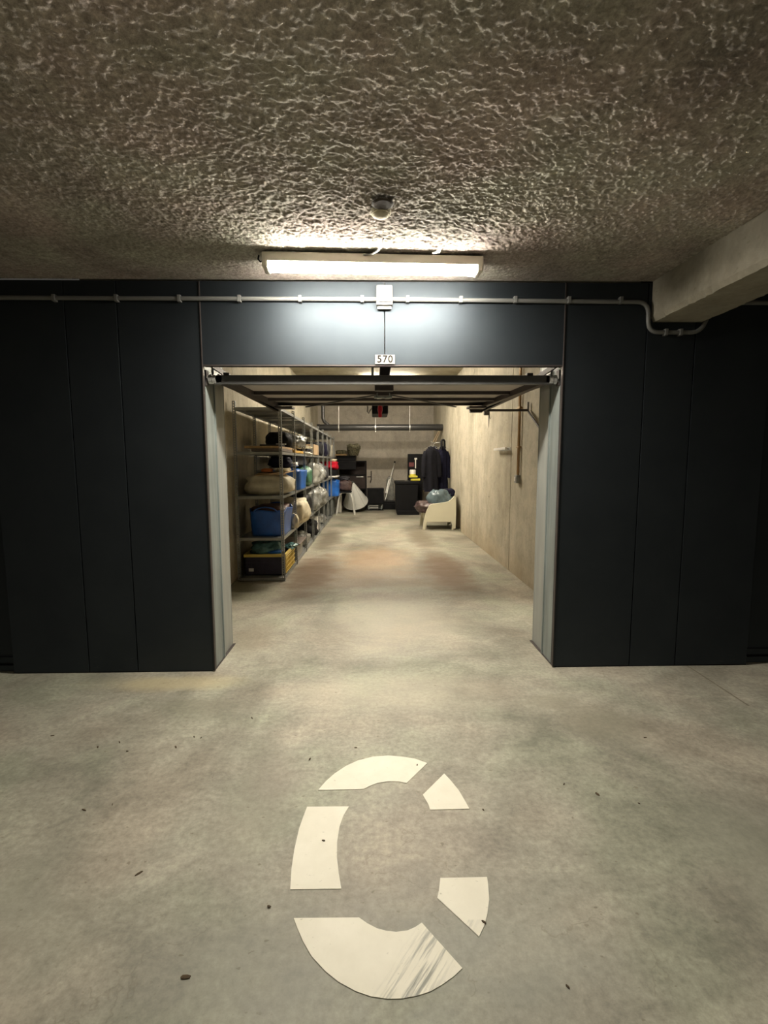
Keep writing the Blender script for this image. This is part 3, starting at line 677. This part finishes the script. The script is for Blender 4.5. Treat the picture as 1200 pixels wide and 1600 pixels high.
# bay 1
t = thing('folding_crate', 'dark folding crate with yellow rim and yellow end on the bottom shelf', 'crate', (-1.36, bay(1, .52), LEV[0] + .002))
w_, d_, h_ = .50, .72, .25
put('body', MB().box(-w_ / 2, w_ / 2, -d_ / 2, -d_ / 2 + .012, 0, h_).box(-w_ / 2, w_ / 2, d_ / 2 - .012, d_ / 2, 0, h_).box(-w_ / 2, -w_ / 2 + .012, -d_ / 2, d_ / 2, 0, h_).box(-w_ / 2, w_ / 2, -d_ / 2, d_ / 2, 0, .012), 'dkplastic', t)
rb = MB()
for i in range(9): rb.box(-w_ / 2 + .02 + i * .055, -w_ / 2 + .028 + i * .055, -d_ / 2 - .008, -d_ / 2, .01, h_ - .02)
for i in range(5): rb.box(-w_ / 2, w_ / 2, -d_ / 2 - .007, -d_ / 2, .015 + i * .045, .023 + i * .045)
put('lattice', rb, 'dkplastic', t)
put('end_panel', box1(w_ / 2 - .012, w_ / 2, -d_ / 2 + .02, d_ / 2 - .02, .02, h_), 'yellow', t, label='yellow ribbed end panel')
rb = MB()
for i in range(8): rb.box(w_ / 2, w_ / 2 + .008, -d_ / 2 + .04 + i * .085, -d_ / 2 + .052 + i * .085, .02, h_ - .01)
for i in range(4): rb.box(w_ / 2, w_ / 2 + .008, -d_ / 2 + .02, d_ / 2 - .02, .02 + i * .06, .032 + i * .06)
put('rib', rb, 'yellow', t)
put('rim', MB().box(-w_ / 2 - .008, w_ / 2 + .01, -d_ / 2 - .012, -d_ / 2 + .014, h_ - .02, h_ + .018, b=.004).box(-w_ / 2 - .008, w_ / 2 + .01, d_ / 2 - .014, d_ / 2 + .01, h_ - .02, h_ + .018, b=.004)
    .box(w_ / 2 - .014, w_ / 2 + .012, -d_ / 2, d_ / 2, h_ - .02, h_ + .018, b=.004).box(-w_ / 2 - .01, -w_ / 2 + .014, -d_ / 2, d_ / 2, h_ - .02, h_ + .018, b=.004), 'yellow', t, label='yellow top rim')
put('tag', box1(-w_ / 2 + .05, -w_ / 2 + .11, -d_ / 2 - .011, -d_ / 2 - .007, .05, .09), 'white', t)
bagthing('plastic_bag', 'crumpled teal plastic bag on top of the yellow rimmed crate', 'teal', (-1.37, bay(1, .45), .26), (.40, .5, .19), 21, amp=.14, fold=.16, e=.8)
bagthing('plastic_bag', 'small pale blue plastic bundle at the aisle end of the crate', 'blue2', (-1.26, bay(1, .26), .30), (.2, .16, .05), 22, amp=.14, fold=.16, e=.8)
bagthing('cloth', 'pale green cloth spilling over the aisle end of the yellow crate', 'teal', (-1.13, bay(1, .72), .285), (.14, .3, .06), 23, 'cloth', amp=.2, fold=.16, e=.8)
tote('tote_bag', 'big dark blue tote bag on the second shelf of the nearest bay', M['blue'], (-1.32, bay(1, .45), LEV[1] + .002), .46, .72, .33, 1, 0, 'brown')
bagthing('bundle', 'small pinkish bundle leaning by the blue tote bag near the post', 'cream', (-1.10, bay(1, .88), LEV[1] + .002), (.12, .16, .20), 31, 'bundle', e=.8, amp=.12)
bagthing('canvas_bag', 'full beige canvas bag lying on the third shelf nearest the door', 'beige', (-1.335, bay(1, .48), LEV[2] + .002), (.60, .72, .255), 2, amp=.07, fold=.05, e=.55, taper=.12)
for i, (x, y, a) in enumerate(((-1.30, .42, .06), (-1.26, .5, -.1))):
    o = put('board', box1(-.18, .18, -.22, .22, 0, .012, b=.003), 'tan' if i == 0 else 'wood', None, (x, bay(1, y), 1.292 + i * .014), (R(2), R(-2), a))
    tag(o, 'thin tan board lying flat on the beige canvas bag' if i == 0 else 'pale wooden board on top of the tan board, above the beige bag', 'board')
bagthing('cloth', 'folded orange cloth on the boards above the beige bag', 'orange', (-1.36, bay(1, .42), 1.321), (.13, .2, .045), 33, 'cloth', amp=.1)
bagthing('cloth', 'rumpled cream and tan cloth on the boards beside the orange cloth', 'cream', (-1.17, bay(1, .5), 1.321), (.17, .3, .05), 34, 'cloth', amp=.15)
bagthing('rucksack', 'round navy rucksack on top of the pile above the beige bag', 'navy', (-1.22, bay(1, .60), 1.37), (.30, .3, .15), 35, amp=.08, e=.75)
o = put('board', box1(-.21, .21, -.66, .66, 0, .028, b=.003), 'wood', None, (-1.345, bay(1, .78), 1.612)); tag(o, 'long pale wooden board topmost on the fourth shelf', 'board')
o = put('board', box1(-.19, .17, -.40, .40, 0, .034, b=.003), 'wood_dark', None, (-1.28, bay(1, .49), 1.575)); tag(o, 'grey brown board lying under the long pale board', 'board')
t = thing('wooden_box', 'shallow golden wooden box between the first posts of the fourth shelf', 'box', (-1.275, bay(2, .42), 1.575))
put('body', MB().box(-.17, .17, -.42, .42, 0, .034), 'wood_gold', t)
put('side', box1(.171, .181, -.42, .42, 0, .034, b=.002), 'wood_gold', t)
o = put('laptop', MB().box(-.14, .14, -.12, .12, 0, .022, b=.006), 'black', None, (-1.28, bay(1, .40), 1.643), (0, 0, .08)); tag(o, 'flat black case lying on the long wooden board', 'case')
o = put('envelope', MB().box(-.06, .06, -.05, .05, 0, .008, b=.002), 'white', None, (-1.17, bay(1, .40), 1.668), (0, 0, .1)); tag(o, 'small white envelope on top of the flat black case', 'paper')
bagthing('black_bag', 'rounded black bag on the wooden board behind the first post', 'blackmat', (-1.29, bay(1, .95), 1.643), (.34, .42, .22), 36, amp=.07, e=.7)
bagthing('plastic_bag', 'crumpled silver grey bag right of the rounded black bag', 'silver', (-1.20, bay(2, .58), 1.643), (.34, .46, .20), 37, amp=.13, fold=.2, e=.8)
# bay 2 to 4
tote('tote_bag', 'bright blue shopping bag bulging over the third shelf edge, second bay', M['blue2'], (-1.29, bay(2, .52), LEV[2] + .002), .52, .74, .27, 5, 0, 'blue2', handles=True, flare=.1)
bagthing('bundle', 'small white bundle on top of the bright blue shopping bag', 'white', (-1.22, bay(2, .35), 1.38), (.2, .3, .07), 41, 'bundle', amp=.14)
o = put('case', MB().box(-.2, .2, -.55, .55, 0, .13, b=.02), 'darkgrey', None, (-1.36, bay(3, .2), 1.40)); tag(o, 'long dark case lying behind the bags under the fourth shelf', 'case')
bagthing('shopping_bag', 'green shopping bag beside the bright blue bag on the third shelf', 'green', (-1.26, bay(3, .5), LEV[2] + .002), (.42, .44, .34), 42, amp=.08, e=.55)
bagthing('cream_bag', 'cream patterned bag on the second shelf of the second bay', 'cream', (-1.27, bay(2, .56), LEV[1] + .002), (.52, .78, .37), 6, amp=.07, fold=.07, e=.5)
bagthing('black_bag', 'black bin bag on the second shelf behind the cream patterned bag', 'black', (-1.30, bay(3, .48), LEV[1] + .002), (.46, .7, .36), 43, amp=.1, fold=.1, e=.65)
bagthing('plastic_bag', 'shiny grey plastic sack on the second shelf, fourth bay', 'silver', (-1.28, bay(4, .5), LEV[1] + .002), (.50, .80, .44), 44, amp=.1, fold=.14, e=.65, knot=True)
bagthing('plastic_bag', 'smaller grey plastic sack behind the shiny one, fifth bay', 'greybag', (-1.25, bay(5, .5), LEV[1] + .002), (.48, .7, .40), 45, amp=.12, fold=.14, e=.65)
t = thing('storage_box', 'grey storage box with a dark board lid on the bottom shelf, second bay', 'box', (-1.32, bay(2, .42), LEV[0] + .002))
put('body', box1(-.2, .2, -.3, .3, 0, .22, b=.012), 'box_grey', t)
put('lid', box1(-.26, .26, -.34, .34, .221, .238, b=.004), 'wood_dark', t)
for n, lab, m, s, dim in ((3, 'grey white plastic bundle on the bottom shelf, third bay', 'greybag', 51, (.42, .7, .20)), (4, 'black refuse sack on the bottom shelf below the shiny grey sack', 'blackmat', 52, (.44, .6, .30)),
                          (6, 'pale grey bundle on the bottom shelf of the sixth bay', 'silver', 53, (.4, .6, .2))):
    bagthing('plastic_bag', lab, m, (-1.33, bay(n, .5), LEV[0] + .002), dim, s, amp=.12, fold=.12)
o = put('white_carton', box1(-.18, .18, -.25, .25, 0, .25, b=.004), 'white', None, (-1.34, bay(5, .45), LEV[0] + .002)); tag(o, 'plain white carton on the bottom shelf of the fifth bay', 'box')
# upper shelf, further bays
for k, (z, m, lab) in enumerate(((1.573, 'white', 'flattest white cloth, bottom of the cloth stack on the fourth shelf'), (1.618, 'darkgrey', 'dark cloth in the middle of the stack on the fourth shelf'), (1.66, 'cream', 'cream cloth topmost of the stack on the fourth shelf'))):
    bagthing('folded_cloth', lab, m, (-1.25, bay(3, .5), z), (.36, .62, .05), 60 + k, 'cloth', 'folded cloths on the fourth shelf', amp=.08, fold=.15)
o = thing('cardboard_box', 'brown cardboard box on the fourth shelf of the fourth bay', 'box', (-1.28, bay(4, .5), 1.573))
put('body', box1(-.2, .2, -.36, .36, 0, .19, b=.003), 'card', o); put('tape', box1(.2, .202, -.03, .03, 0, .19), 'tan', o)
bagthing('black_bag', 'black holdall lying behind the cardboard box on the fourth shelf', 'blackmat', (-1.28, bay(5, .5), 1.573), (.42, .7, .28), 63, amp=.06)
bagthing('bundle', 'dark navy bundle standing on the fourth shelf, sixth bay', 'navy', (-1.26, bay(6, .5), 1.573), (.40, .5, .32), 64, 'bundle', amp=.07)
bagthing('bundle', 'tall dark grey bundle on the fourth shelf, seventh bay', 'darkgrey', (-1.28, bay(7, .4), 1.573), (.38, .4, .36), 65, 'bundle', amp=.07)
for k in range(4):
    x = -1.13 - .075 * k
    o = put('paper_roll', MB().tube([(x, bay(8, .2 + .02 * k), 1.573), (x + .01, bay(8, .3), 1.88 + .02 * (k % 2))], .032, 10), 'cream' if k % 2 == 0 else 'camo')
    tag(o, ['cream paper roll nearest the aisle at the far end of the fourth shelf', 'mottled paper roll between the two cream rolls on the fourth shelf', 'second cream paper roll from the aisle on the fourth shelf', 'mottled paper roll nearest the wall on the fourth shelf'][k], 'paper roll', 'paper rolls standing at the shelf end')
bagthing('plastic_bag', 'white and grey plastic bag standing on the third shelf, fourth bay', 'greybag', (-1.24, bay(4, .5), LEV[2] + .002), (.46, .7, .40), 46, amp=.1, fold=.12, e=.65, taper=.2)
bagthing('plastic_bag', 'grey sack leaning on the third shelf, fifth bay', 'silver', (-1.22, bay(5, .5), LEV[2] + .002), (.44, .72, .38), 47, amp=.1, fold=.12, e=.65, taper=.25)
bagthing('black_bag', 'dark holdall on the third shelf of the sixth bay', 'darkgrey', (-1.27, bay(6, .5), LEV[2] + .002), (.44, .7, .33), 48, amp=.06)
o = put('slab', box1(-.24, .3, -.42, .42, 0, .035, b=.006), 'white', None, (-1.25, bay(8, .46), LEV[2] + .002)); tag(o, 'thick white board sticking out of the third shelf at the far end', 'board')
o = put('case', MB().box(-.22, .25, -.4, .4, 0, .15, b=.02), 'blackmat', None, (-1.24, bay(8, .46), LEV[2] + .04)); tag(o, 'black case on the white board under the red bag', 'case')
t = thing('red_bag', 'red bag with a pale top at the far end of the third shelf', 'bag', (-1.2, bay(8, .45), LEV[2] + .195))
put('body', soft(.50, .62, .24, 71, amp=.08, e=.6), 'red', t)
put('top', soft(.40, .5, .07, 72, amp=.1, off=(.02, 0, .215)), 'cream', t)
o = put('orange_tin', box1(-.07, .07, -.07, .07, 0, .09, b=.008), 'orange', None, (-1.035, 14.35, 1.253)); tag(o, 'small orange tin on the black rack by the shelving', 'tin')
tote('tote_bag', 'tall vivid blue shopping bag at the far end of the shelving', M['blue2'], (-1.17, bay(8, .42), LEV[1] + .002), .50, .52, .41, 9, 0, 'blue2', handles=False, flare=.04)
t = thing('storage_box', 'ribbed grey box on the bottom shelf at the far end', 'box', (-1.32, bay(8, .45), LEV[0] + .002))
put('body', box1(-.2, .22, -.4, .4, 0, .40, b=.01), 'ribbed', t)
rb = MB()
for i in range(10): rb.box(-.19 + i * .042, -.175 + i * .042, -.408, -.4, .02, .38)
for i in range(16): rb.box(.22, .228, -.38 + i * .048, -.362 + i * .048, .02, .38)
put('rib', rb, 'ribbed', t)
bagthing('plastic_bag', 'tall white plastic bag standing on the floor behind the stool', 'white', (-.98, 13.62, 0), (.13, .2, .84), 74, amp=.08)

# ------------------------------------------------------------------ back corner
# metal rack
t = thing('black_rack', 'black metal rack with dark back panels against the back wall', 'rack', (-1.02, 14.2, 0))
RW, RD, RH = .80, .5, 1.47
for x in (0, RW - .03):
    for y in (0, RD - .03): put('post', box1(x, x + .03, y, y + .03, 0, RH), 'blackmat', t)
for z in (.15, .62, 1.03, RH - .03): put('shelf', box1(.03, RW - .03, .0, RD, z, z + .025), 'blackmat', t)
put('top_rail', MB().box(0, RW, -.005, .02, RH - .03, RH), 'blackmat', t)
put('back_panel', box1(.03, RW - .03, RD - .02, RD - .01, .15, RH - .03), 'rack_brown', t)
put('drawer_front', box1(.12, RW - .035, .01, .03, .655, 1.02, b=.004), 'rack_brown', t)
put('handle', box1(RW - .30, RW - .09, -.012, .005, .985, 1.01, b=.004), 'steel', t)
o = thing('black_box', 'large black storage box on top of the black rack', 'box', (-.80, 14.05, 1.473))
# box stands on the rack
put('body', box1(-.30, .26, .17, .6, 0, .12, b=.01), 'blackmat', o); put('lid', box1(-.31, .27, .16, .61, .121, .15, b=.008), 'blackmat', o)
o = thing('black_box', 'flat fronted black case hanging open below the rack top', 'box', (-.76, 13.98, 1.22))
put('body', box1(-.32, .24, 0, .2, 0, .245, b=.01), 'blackmat', o); put('lid', box1(-.325, .245, -.008, .2, .205, .225, b=.003), 'blackmat', o)
o = thing('wooden_tray', 'wooden tray with dark contents on the black storage box', 'tray', (-.97, 14.35, 1.624))
put('base', box1(-.16, .17, -.12, .15, 0, .05, b=.004), 'wood', o); put('contents', soft(.3, .24, .13, 81, off=(0, .01, .045)), 'camo', o)
o = thing('basket', 'mottled green and brown basket on the black storage box', 'basket', (-.60, 14.35, 1.624))
put('body', MB().lathe([(.13, 0), (.17, .1), (.19, .2), (.18, .205), (.16, .1)], n=20), 'camo', o); put('contents', soft(.34, .34, .2, 82, off=(0, 0, .14), amp=.15, fold=.2), 'camo', o)
# lampshade cone lying on the floor behind the stool
t = thing('lampshade', 'large white conical fabric shade lying on the floor behind the stool', 'lampshade', (-.50, 13.55, 0))
ax = Vector((.10, .42, -.62)).normalized(); ap = Vector((-.13, -.02, .86)); u_ = ax.cross(Vector((0, 1, 0))).normalized(); v_ = ax.cross(u_).normalized()
def cring(d, r, n=32): return [ap + ax * d + (u_ * math.cos(a) + v_ * math.sin(a)) * r for a in [2 * math.pi * k / n for k in range(n)]]
put('cone', MB().loft([cring(.0, .06), cring(.70, .36), cring(.71, .36), cring(.705, .345), cring(.02, .05)], False), 'shade', t)
sm_ = MB()
for k in range(0, 32, 4): sm_.tube([cring(.0, .062)[k], cring(.70, .364)[k]], .003, 4)
put('seam', sm_, 'box_grey', t); put('rim', MB().tube(cring(.705, .36) + [cring(.705, .36)[0]], .008, 6), 'shade', t)
# stool
t = thing('stool', 'tubular metal stool with a dark seat near the end of the shelving', 'stool', (-.78, 13.15, 0))
for sx in (-1, 1):
    for sy in (-1, 1):
        put('leg', MB().tube([(sx * .25, sy * .17, 0.008), (sx * .19, sy * .13, .42), (sx * .15, sy * .11, .56), (sx * .10, sy * .09, .60)], .019, 8), 'stool_grey', t)
        put('foot', MB().tube([(sx * .252, sy * .172, 0), (sx * .248, sy * .168, .03)], .018, 8), 'white', t)
put('brace', MB().tube([(-.15, -.11, .56), (-.08, -.11, .60), (.08, -.11, .60), (.15, -.11, .56)], .012, 8).tube([(-.15, .11, .56), (-.08, .11, .60), (.08, .11, .60), (.15, .11, .56)], .012, 8), 'steel', t)
put('seat', box1(-.17, .17, -.15, .15, .612, .645, b=.012), 'blackmat', t)
bagthing('bag', 'brown quilted bag standing on the stool seat', 'purple', (-.78, 13.15, .648), (.34, .28, .30), 91, amp=.08, fold=.1, e=.6)
bagthing('cloth', 'dark crumpled cloth on top of the brown quilted bag', 'darkgrey', (-.80, 13.17, .93), (.26, .24, .13), 92, 'cloth', amp=.15, e=.8)
# black speaker on trolley
t = thing('trolley', 'small low trolley with silver rollers under the black cube cabinet', 'trolley', (.045, 14.35, 0))
put('base', box1(-.24, .24, -.2, .22, .0, .03, b=.006), 'blackmat', t)
for z in (.07, .14): put('roller', MB().tube([(-.18, -.15, z), (.08, -.15, z)], .03, 12), 'box_grey', t)
put('stay', MB().bar((.17, -.15, .03), (.21, -.15, .185), .04, .02, (0, 1, 0)).bar((-.2, -.15, .03), (-.2, -.15, .185), .04, .02, (0, 1, 0)).box(-.22, .22, .05, .2, .03, .185), 'galv', t)
t = thing('cabinet', 'black cube cabinet standing on the small trolley', 'cabinet', (.045, 14.33, .187))
put('body', box1(-.25, .25, -.2, .22, 0, .47, b=.012), 'black', t); put('front', box1(-.235, .235, -.212, -.2, .02, .45, b=.006), 'blackmat', t)
o = thing('toolbox', 'low black toolbox on the floor between the cube cabinet and big black box', 'toolbox', (.50, 14.55, 0))
put('body', box1(-.22, .24, -.16, .16, 0, .2, b=.01), 'black', o); put('lid', box1(-.225, .245, -.165, .165, .203, .25, b=.015), 'black', o)
put('handle', MB().tube([(-.08, 0, .25), (-.07, 0, .275), (.09, 0, .275), (.1, 0, .25)], .008, 6), 'box_grey', o)
t = thing('pole', 'silver handled pole leaning on the back wall with a grey plastic cover', 'pole', (.34, 14.5, 0))
put('pole', MB().tube([(.0, .05, .262), (.30, .37, 1.40)], .020, 10), 'steel', t)
put('grip', MB().tube([(.02, .07, .50), (.13, .19, .9)], .028, 10), 'steel', t)
put('cap', MB().tube([(.30, .37, 1.40), (.312, .383, 1.45)], .024, 10), 'black', t)
bagthing('plastic_bag', 'dusty translucent grey plastic sheet bunched behind the pole', 'greybag', (.50, 14.78, .262), (.28, .18, .72), 94, amp=.07, fold=.12, e=.6, taper=.35)
# big black bin
t = thing('black_box', 'large black lidded box standing on the floor in front of the back wall', 'box', (.90, 13.2, 0))
put('base', box1(-.27, .33, -.3, .32, 0, .12, b=.012), 'black', t)
put('body', MB().loft([[(x * k - .01, y * k, z) for x, y in ((-.3, -.28), (.3, -.28), (.3, .3), (-.3, .3))] for k, z in ((.96, .12), (1.0, .84))], True, False), 'black', t)
put('lid', box1(-.335, .32, -.31, .33, .842, .92, b=.015), 'black', t)
put('tag', box1(-.05, .05, -.1, -.04, .921, .924), 'white', t)
o = thing('tool_case', 'yellow and black tool case on the large black box', 'tool case', (1.06, 13.15, .926))
put('body', MB().box(-.05, .2, -.12, .12, 0, .055, b=.01), 'yellow2', o)
put('band', box1(-.1, .16, -.11, .11, .057, .082, b=.006), 'black', o); put('lid', box1(-.1, .13, -.11, .11, .084, .135, b=.012), 'yellow2', o)
o = thing('canister', 'white canister with yellow base on the tool case', 'canister', (1.065, 13.15, 1.063))
put('body', MB().lathe([(.085, 0), (.085, .14), (.07, .16)], n=20), 'white', o); put('band', MB().lathe([(.087, .0), (.087, .04)], n=20), 'yellow2', o)
o = thing('carton', 'tall black carton with a white strip behind the coats', 'carton', (1.17, 13.75, 0))
put('body', box1(-.19, .22, -.1, .2, 0, 1.66, b=.006), 'blackmat', o)
put('strip', MB().box(-.0, .03, -.104, -.1, 1.25, 1.5).box(-.015, .06, -.105, -.1, 1.5, 1.55), 'white', o)
put('badge', box1(-.17, -.03, -.104, -.1, 1.3, 1.42), 'redlabel', o)

# coats
def coat(label, m, loc, rz, w, L_, seed, sl=True):
    t = thing('coat', label, 'coat', loc, rz, 'coats on the rail'); mb = MB(); rings = []
    prof = [(0, .12, .05), (.04, .22, .07), (.09, .36, .09), (.16, .42, .10), (.35, .42, .10), (.6, .45, .11), (.85, .50, .12), (1.0, .52, .13)]
    for f, ww, th in prof:
        ring = []
        for k in range(36):
            a = 2 * math.pi * k / 36; fo = 1 + .18 * f * math.sin(7 * a + seed) + .1 * noise.noise(Vector((math.cos(a) * 3, math.sin(a) * 3, f * 4 + seed)))
            ring.append((math.cos(a) * ww / .42 * w / 2, math.sin(a) * th * fo, -f * L_))
        rings.append(ring)
    mb.loft(rings, True); put('body', mb, m, t)
    if sl:
        for s in (-1, 1):
            pts = [(s * w * .40, 0, -.11 * L_), (s * w * .52, -.02, -.25 * L_), (s * w * .58, -.03, -.5 * L_), (s * w * .60, -.05, -.70 * L_)]
            put('sleeve', MB().tube(pts, [.055, .065, .06, .05], 12), m, t)
    put('collar', MB().tube([(-.07, -.03, -.02), (-.03, -.06, -.07), (.03, -.06, -.07), (.07, -.03, -.02), (0, .05, 0), (-.07, -.03, -.02)], .018, 8), m, t)
    hg = put('hanger', MB().tube([(-.16, 0, -.05), (0, 0, .03), (.16, 0, -.05)], .006, 6).tube([(0, 0, .03), (0, 0, .06), (.02, 0, .075), (.03, 0, .095), (.015, 0, .115), (-.008, 0, .11)], .004, 6), 'steel', t)
    return t
coat('dark grey coat leftmost of the coats hanging by the right wall', M['charcoal'], (1.35, 11.35, 1.79), R(12), .32, 1.02, 1)
coat('navy coat in the middle of the row hanging by the right wall', M['navy'], (1.50, 12.05, 1.81), R(-6), .36, 1.12, 2)
coat('navy coat hanging furthest right, against the right wall', M['navy'], (1.655, 11.62, 1.80), R(20), .26, 1.08, 3)
t = thing('coat_rail', 'short steel coat rail slung on cords from the drain pipe', 'rail', (1.5, 11.6, 1.905))
put('bar', MB().tube([(-.15, -.25, .0), (.0, .45, 0), (.155, .02, 0)], .011, 8), 'steel', t)
put('cord', MB().tube([(-.02, .42, .01), (.24, 1.3, .36)], .007, 6).tube([(.03, .38, .01), (.27, 1.3, .36)], .007, 6), 'tan', t)
o = put('hook', MB().tube([(1.62, 11.5, 1.73), (1.62, 11.5, 1.92), (1.635, 11.5, 1.95), (1.67, 11.5, 1.955), (1.69, 11.5, 1.93), (1.69, 11.5, 1.75)], .028, 8), 'black'); tag(o, 'thick black hooked strap at the top of the rightmost coat', 'hook')

# cream armchair
t = thing('armchair', 'cream moulded plastic armchair side on by the right wall', 'armchair', (1.06, 10.05, 0))
px = lambda u, v: ((u - 615) / 10 / 74.0, max((1490 - v) / 10 / 74.5, 0))
outline = [px(*p) for p in [(590, 1490), (622, 1490), (640, 1430), (655, 1362), (760, 1362), (950, 1362), (1045, 1362), (1060, 1420), (1072, 1470), (1112, 1470), (1118, 1200), (1112, 985), (1092, 968), (1072, 985), (1040, 1020), (1000, 1048), (950, 1064), (860, 1075), (770, 1085), (720, 1098), (685, 1125), (662, 1165), (645, 1210), (622, 1290), (605, 1380)]]
inner = [p for p in outline]
for y0 in (0.0, .68): put('side_panel', MB().prism(outline, 'y', y0, y0 + .035), 'chair', t)
edge = outline[10:25]
for y0 in (.0, .655):
    put('arm_rim', MB().loft([[(x, y0 - .004, z - .0), (x, y0 + .064, z - .0), (x, y0 + .064, z + .012), (x, y0 - .004, z + .012)] for x, z in edge[2:11]], True, False), 'chair', t)
put('seat', box1(.07, .64, .036, .679, .30, .345, b=.012), 'chair', t)
put('front_panel', box1(.045, .07, .036, .679, .175, .345, b=.008), 'chair', t)
put('back_panel', MB().add([(.60, .036, .17), (.60, .679, .17), (.655, .679, .69), (.655, .036, .69), (.635, .036, .17), (.635, .679, .17), (.68, .679, .69), (.68, .036, .69)],
                           [(0, 1, 2, 3), (7, 6, 5, 4), (0, 4, 5, 1), (1, 5, 6, 2), (2, 6, 7, 3), (3, 7, 4, 0)]), 'chair', t)
put('stretcher', MB().box(.08, .62, .33, .37, .13, .172, b=.006), 'chair', t)
for x in (.02, .62):
    for y in (.012, .69): put('leg', MB().prism([(x - .025, 0.0), (x + .02, 0.0), (x + .045, .175), (x - .01, .175)], 'y', y, y + .025), 'chair', t)
bagthing('quilt', 'rumpled purple brown quilt hanging off the front of the armchair', 'purple', (1.14, 10.42, .35), (.42, .52, .24), 101, 'quilt', amp=.12, fold=.16, e=.7)
bagthing('plastic_bag', 'shiny slate blue plastic sack on the cream armchair', 'slate', (1.43, 10.40, .35), (.60, .56, .50), 102, amp=.09, fold=.12, e=.75, taper=.2)
bagthing('cushion', 'dark blue cushion over the armchair back by the wall', 'navy', (1.655, 10.5, .695), (.22, .4, .16), 103, 'cushion', amp=.08)

# ------------------------------------------------------------------ leaf litter on the hall floor
spots = [(-.84, 1.57, 1.5), (-.54, 1.22, 1.6), (-1.42, 2.34, 1.2), (-1.33, 2.38, 1), (-1.25, 2.30, .8), (-1.02, 2.33, 1), (-.96, 2.42, 1), (-.92, 2.41, .9), (-1.22, 1.89, 1.1), (-1.12, 1.92, .8), (-.7, 2.6, 1.1),
         (-.1, 2.30, 1), (.97, 1.93, 1.5), (.85, 2.0, .8), (1.12, 1.87, .7), (.53, 1.17, 1), (.24, 1.08, 1.4), (.34, 1.36, .9), (-.32, 2.21, 1), (-.2, 1.70, .9), (.45, 1.85, .7), (1.42, 2.35, .9), (-1.5, 1.6, 1), (-.35, 1.43, .8), (.2, 2.15, .8), (-1.72, 2.45, 1.2)]
rs = random.Random(3)
SCRAP = ['elongated dark leaf scrap alone left of the letter, halfway out', 'largest dark leaf scrap, at lower left near the photo bottom', 'leftmost leaf scrap of the cluster in front of the left panels', 'second leaf scrap from the left in the cluster before the left panels',
 'tiny leaf scrap just below the left panel cluster', 'small leaf scrap right of the left panel cluster', 'farther of two close leaf scraps before the left jamb', 'nearer of two close leaf scraps before the left jamb', 'leaf scrap at far left, level with the left bar of the letter',
 'tiny leaf scrap beside the far left one', 'leaf scrap nearest the left jamb of the opening', 'leaf scrap just beyond the top arc of the letter', 'larger leaf scrap right of the letter, level with its top', 'small leaf scrap up and left of the larger one right of the letter',
 'tiny leaf scrap right of the larger one right of the letter', 'leaf scrap right of the bottom arc of the letter', 'leaf scrap between the bottom arc and the photo bottom edge', 'leaf scrap at the tip of the lower right segment of the letter', 'leaf scrap up and left of the top arc of the letter',
 'leaf scrap on the left bar of the painted letter', 'tiny leaf scrap right of the upper right segment of the letter', 'rightmost leaf scrap, in front of the right panels', 'leaf scrap near the left photo edge', 'leaf scrap left of the gap under the left bar of the letter', 'leaf scrap on the top arc of the painted letter', 'leaf scrap nearest the left end of the panels']
for q, (x, y, k) in enumerate(spots):
    n = 7; a0 = rs.uniform(0, 3.14); l, ww = .010 * k * rs.uniform(.7, 1.2), .0034 * k * rs.uniform(.6, 1.3)
    pts = []
    for i in range(n):
        a = 2 * math.pi * i / n; r = rs.uniform(.75, 1.1); pts.append((l * math.cos(a) * r, ww * math.sin(a) * r))
    o = put('leaf_scrap', MB().prism(pts, 'z', .0003, .003), 'litter', None, (x, y, 0.0022 if abs(x) < .4 and y < 2.25 else 0), (0, 0, a0))
    tag(o, SCRAP[q], 'leaf scrap', 'dry leaf scraps on the floor')
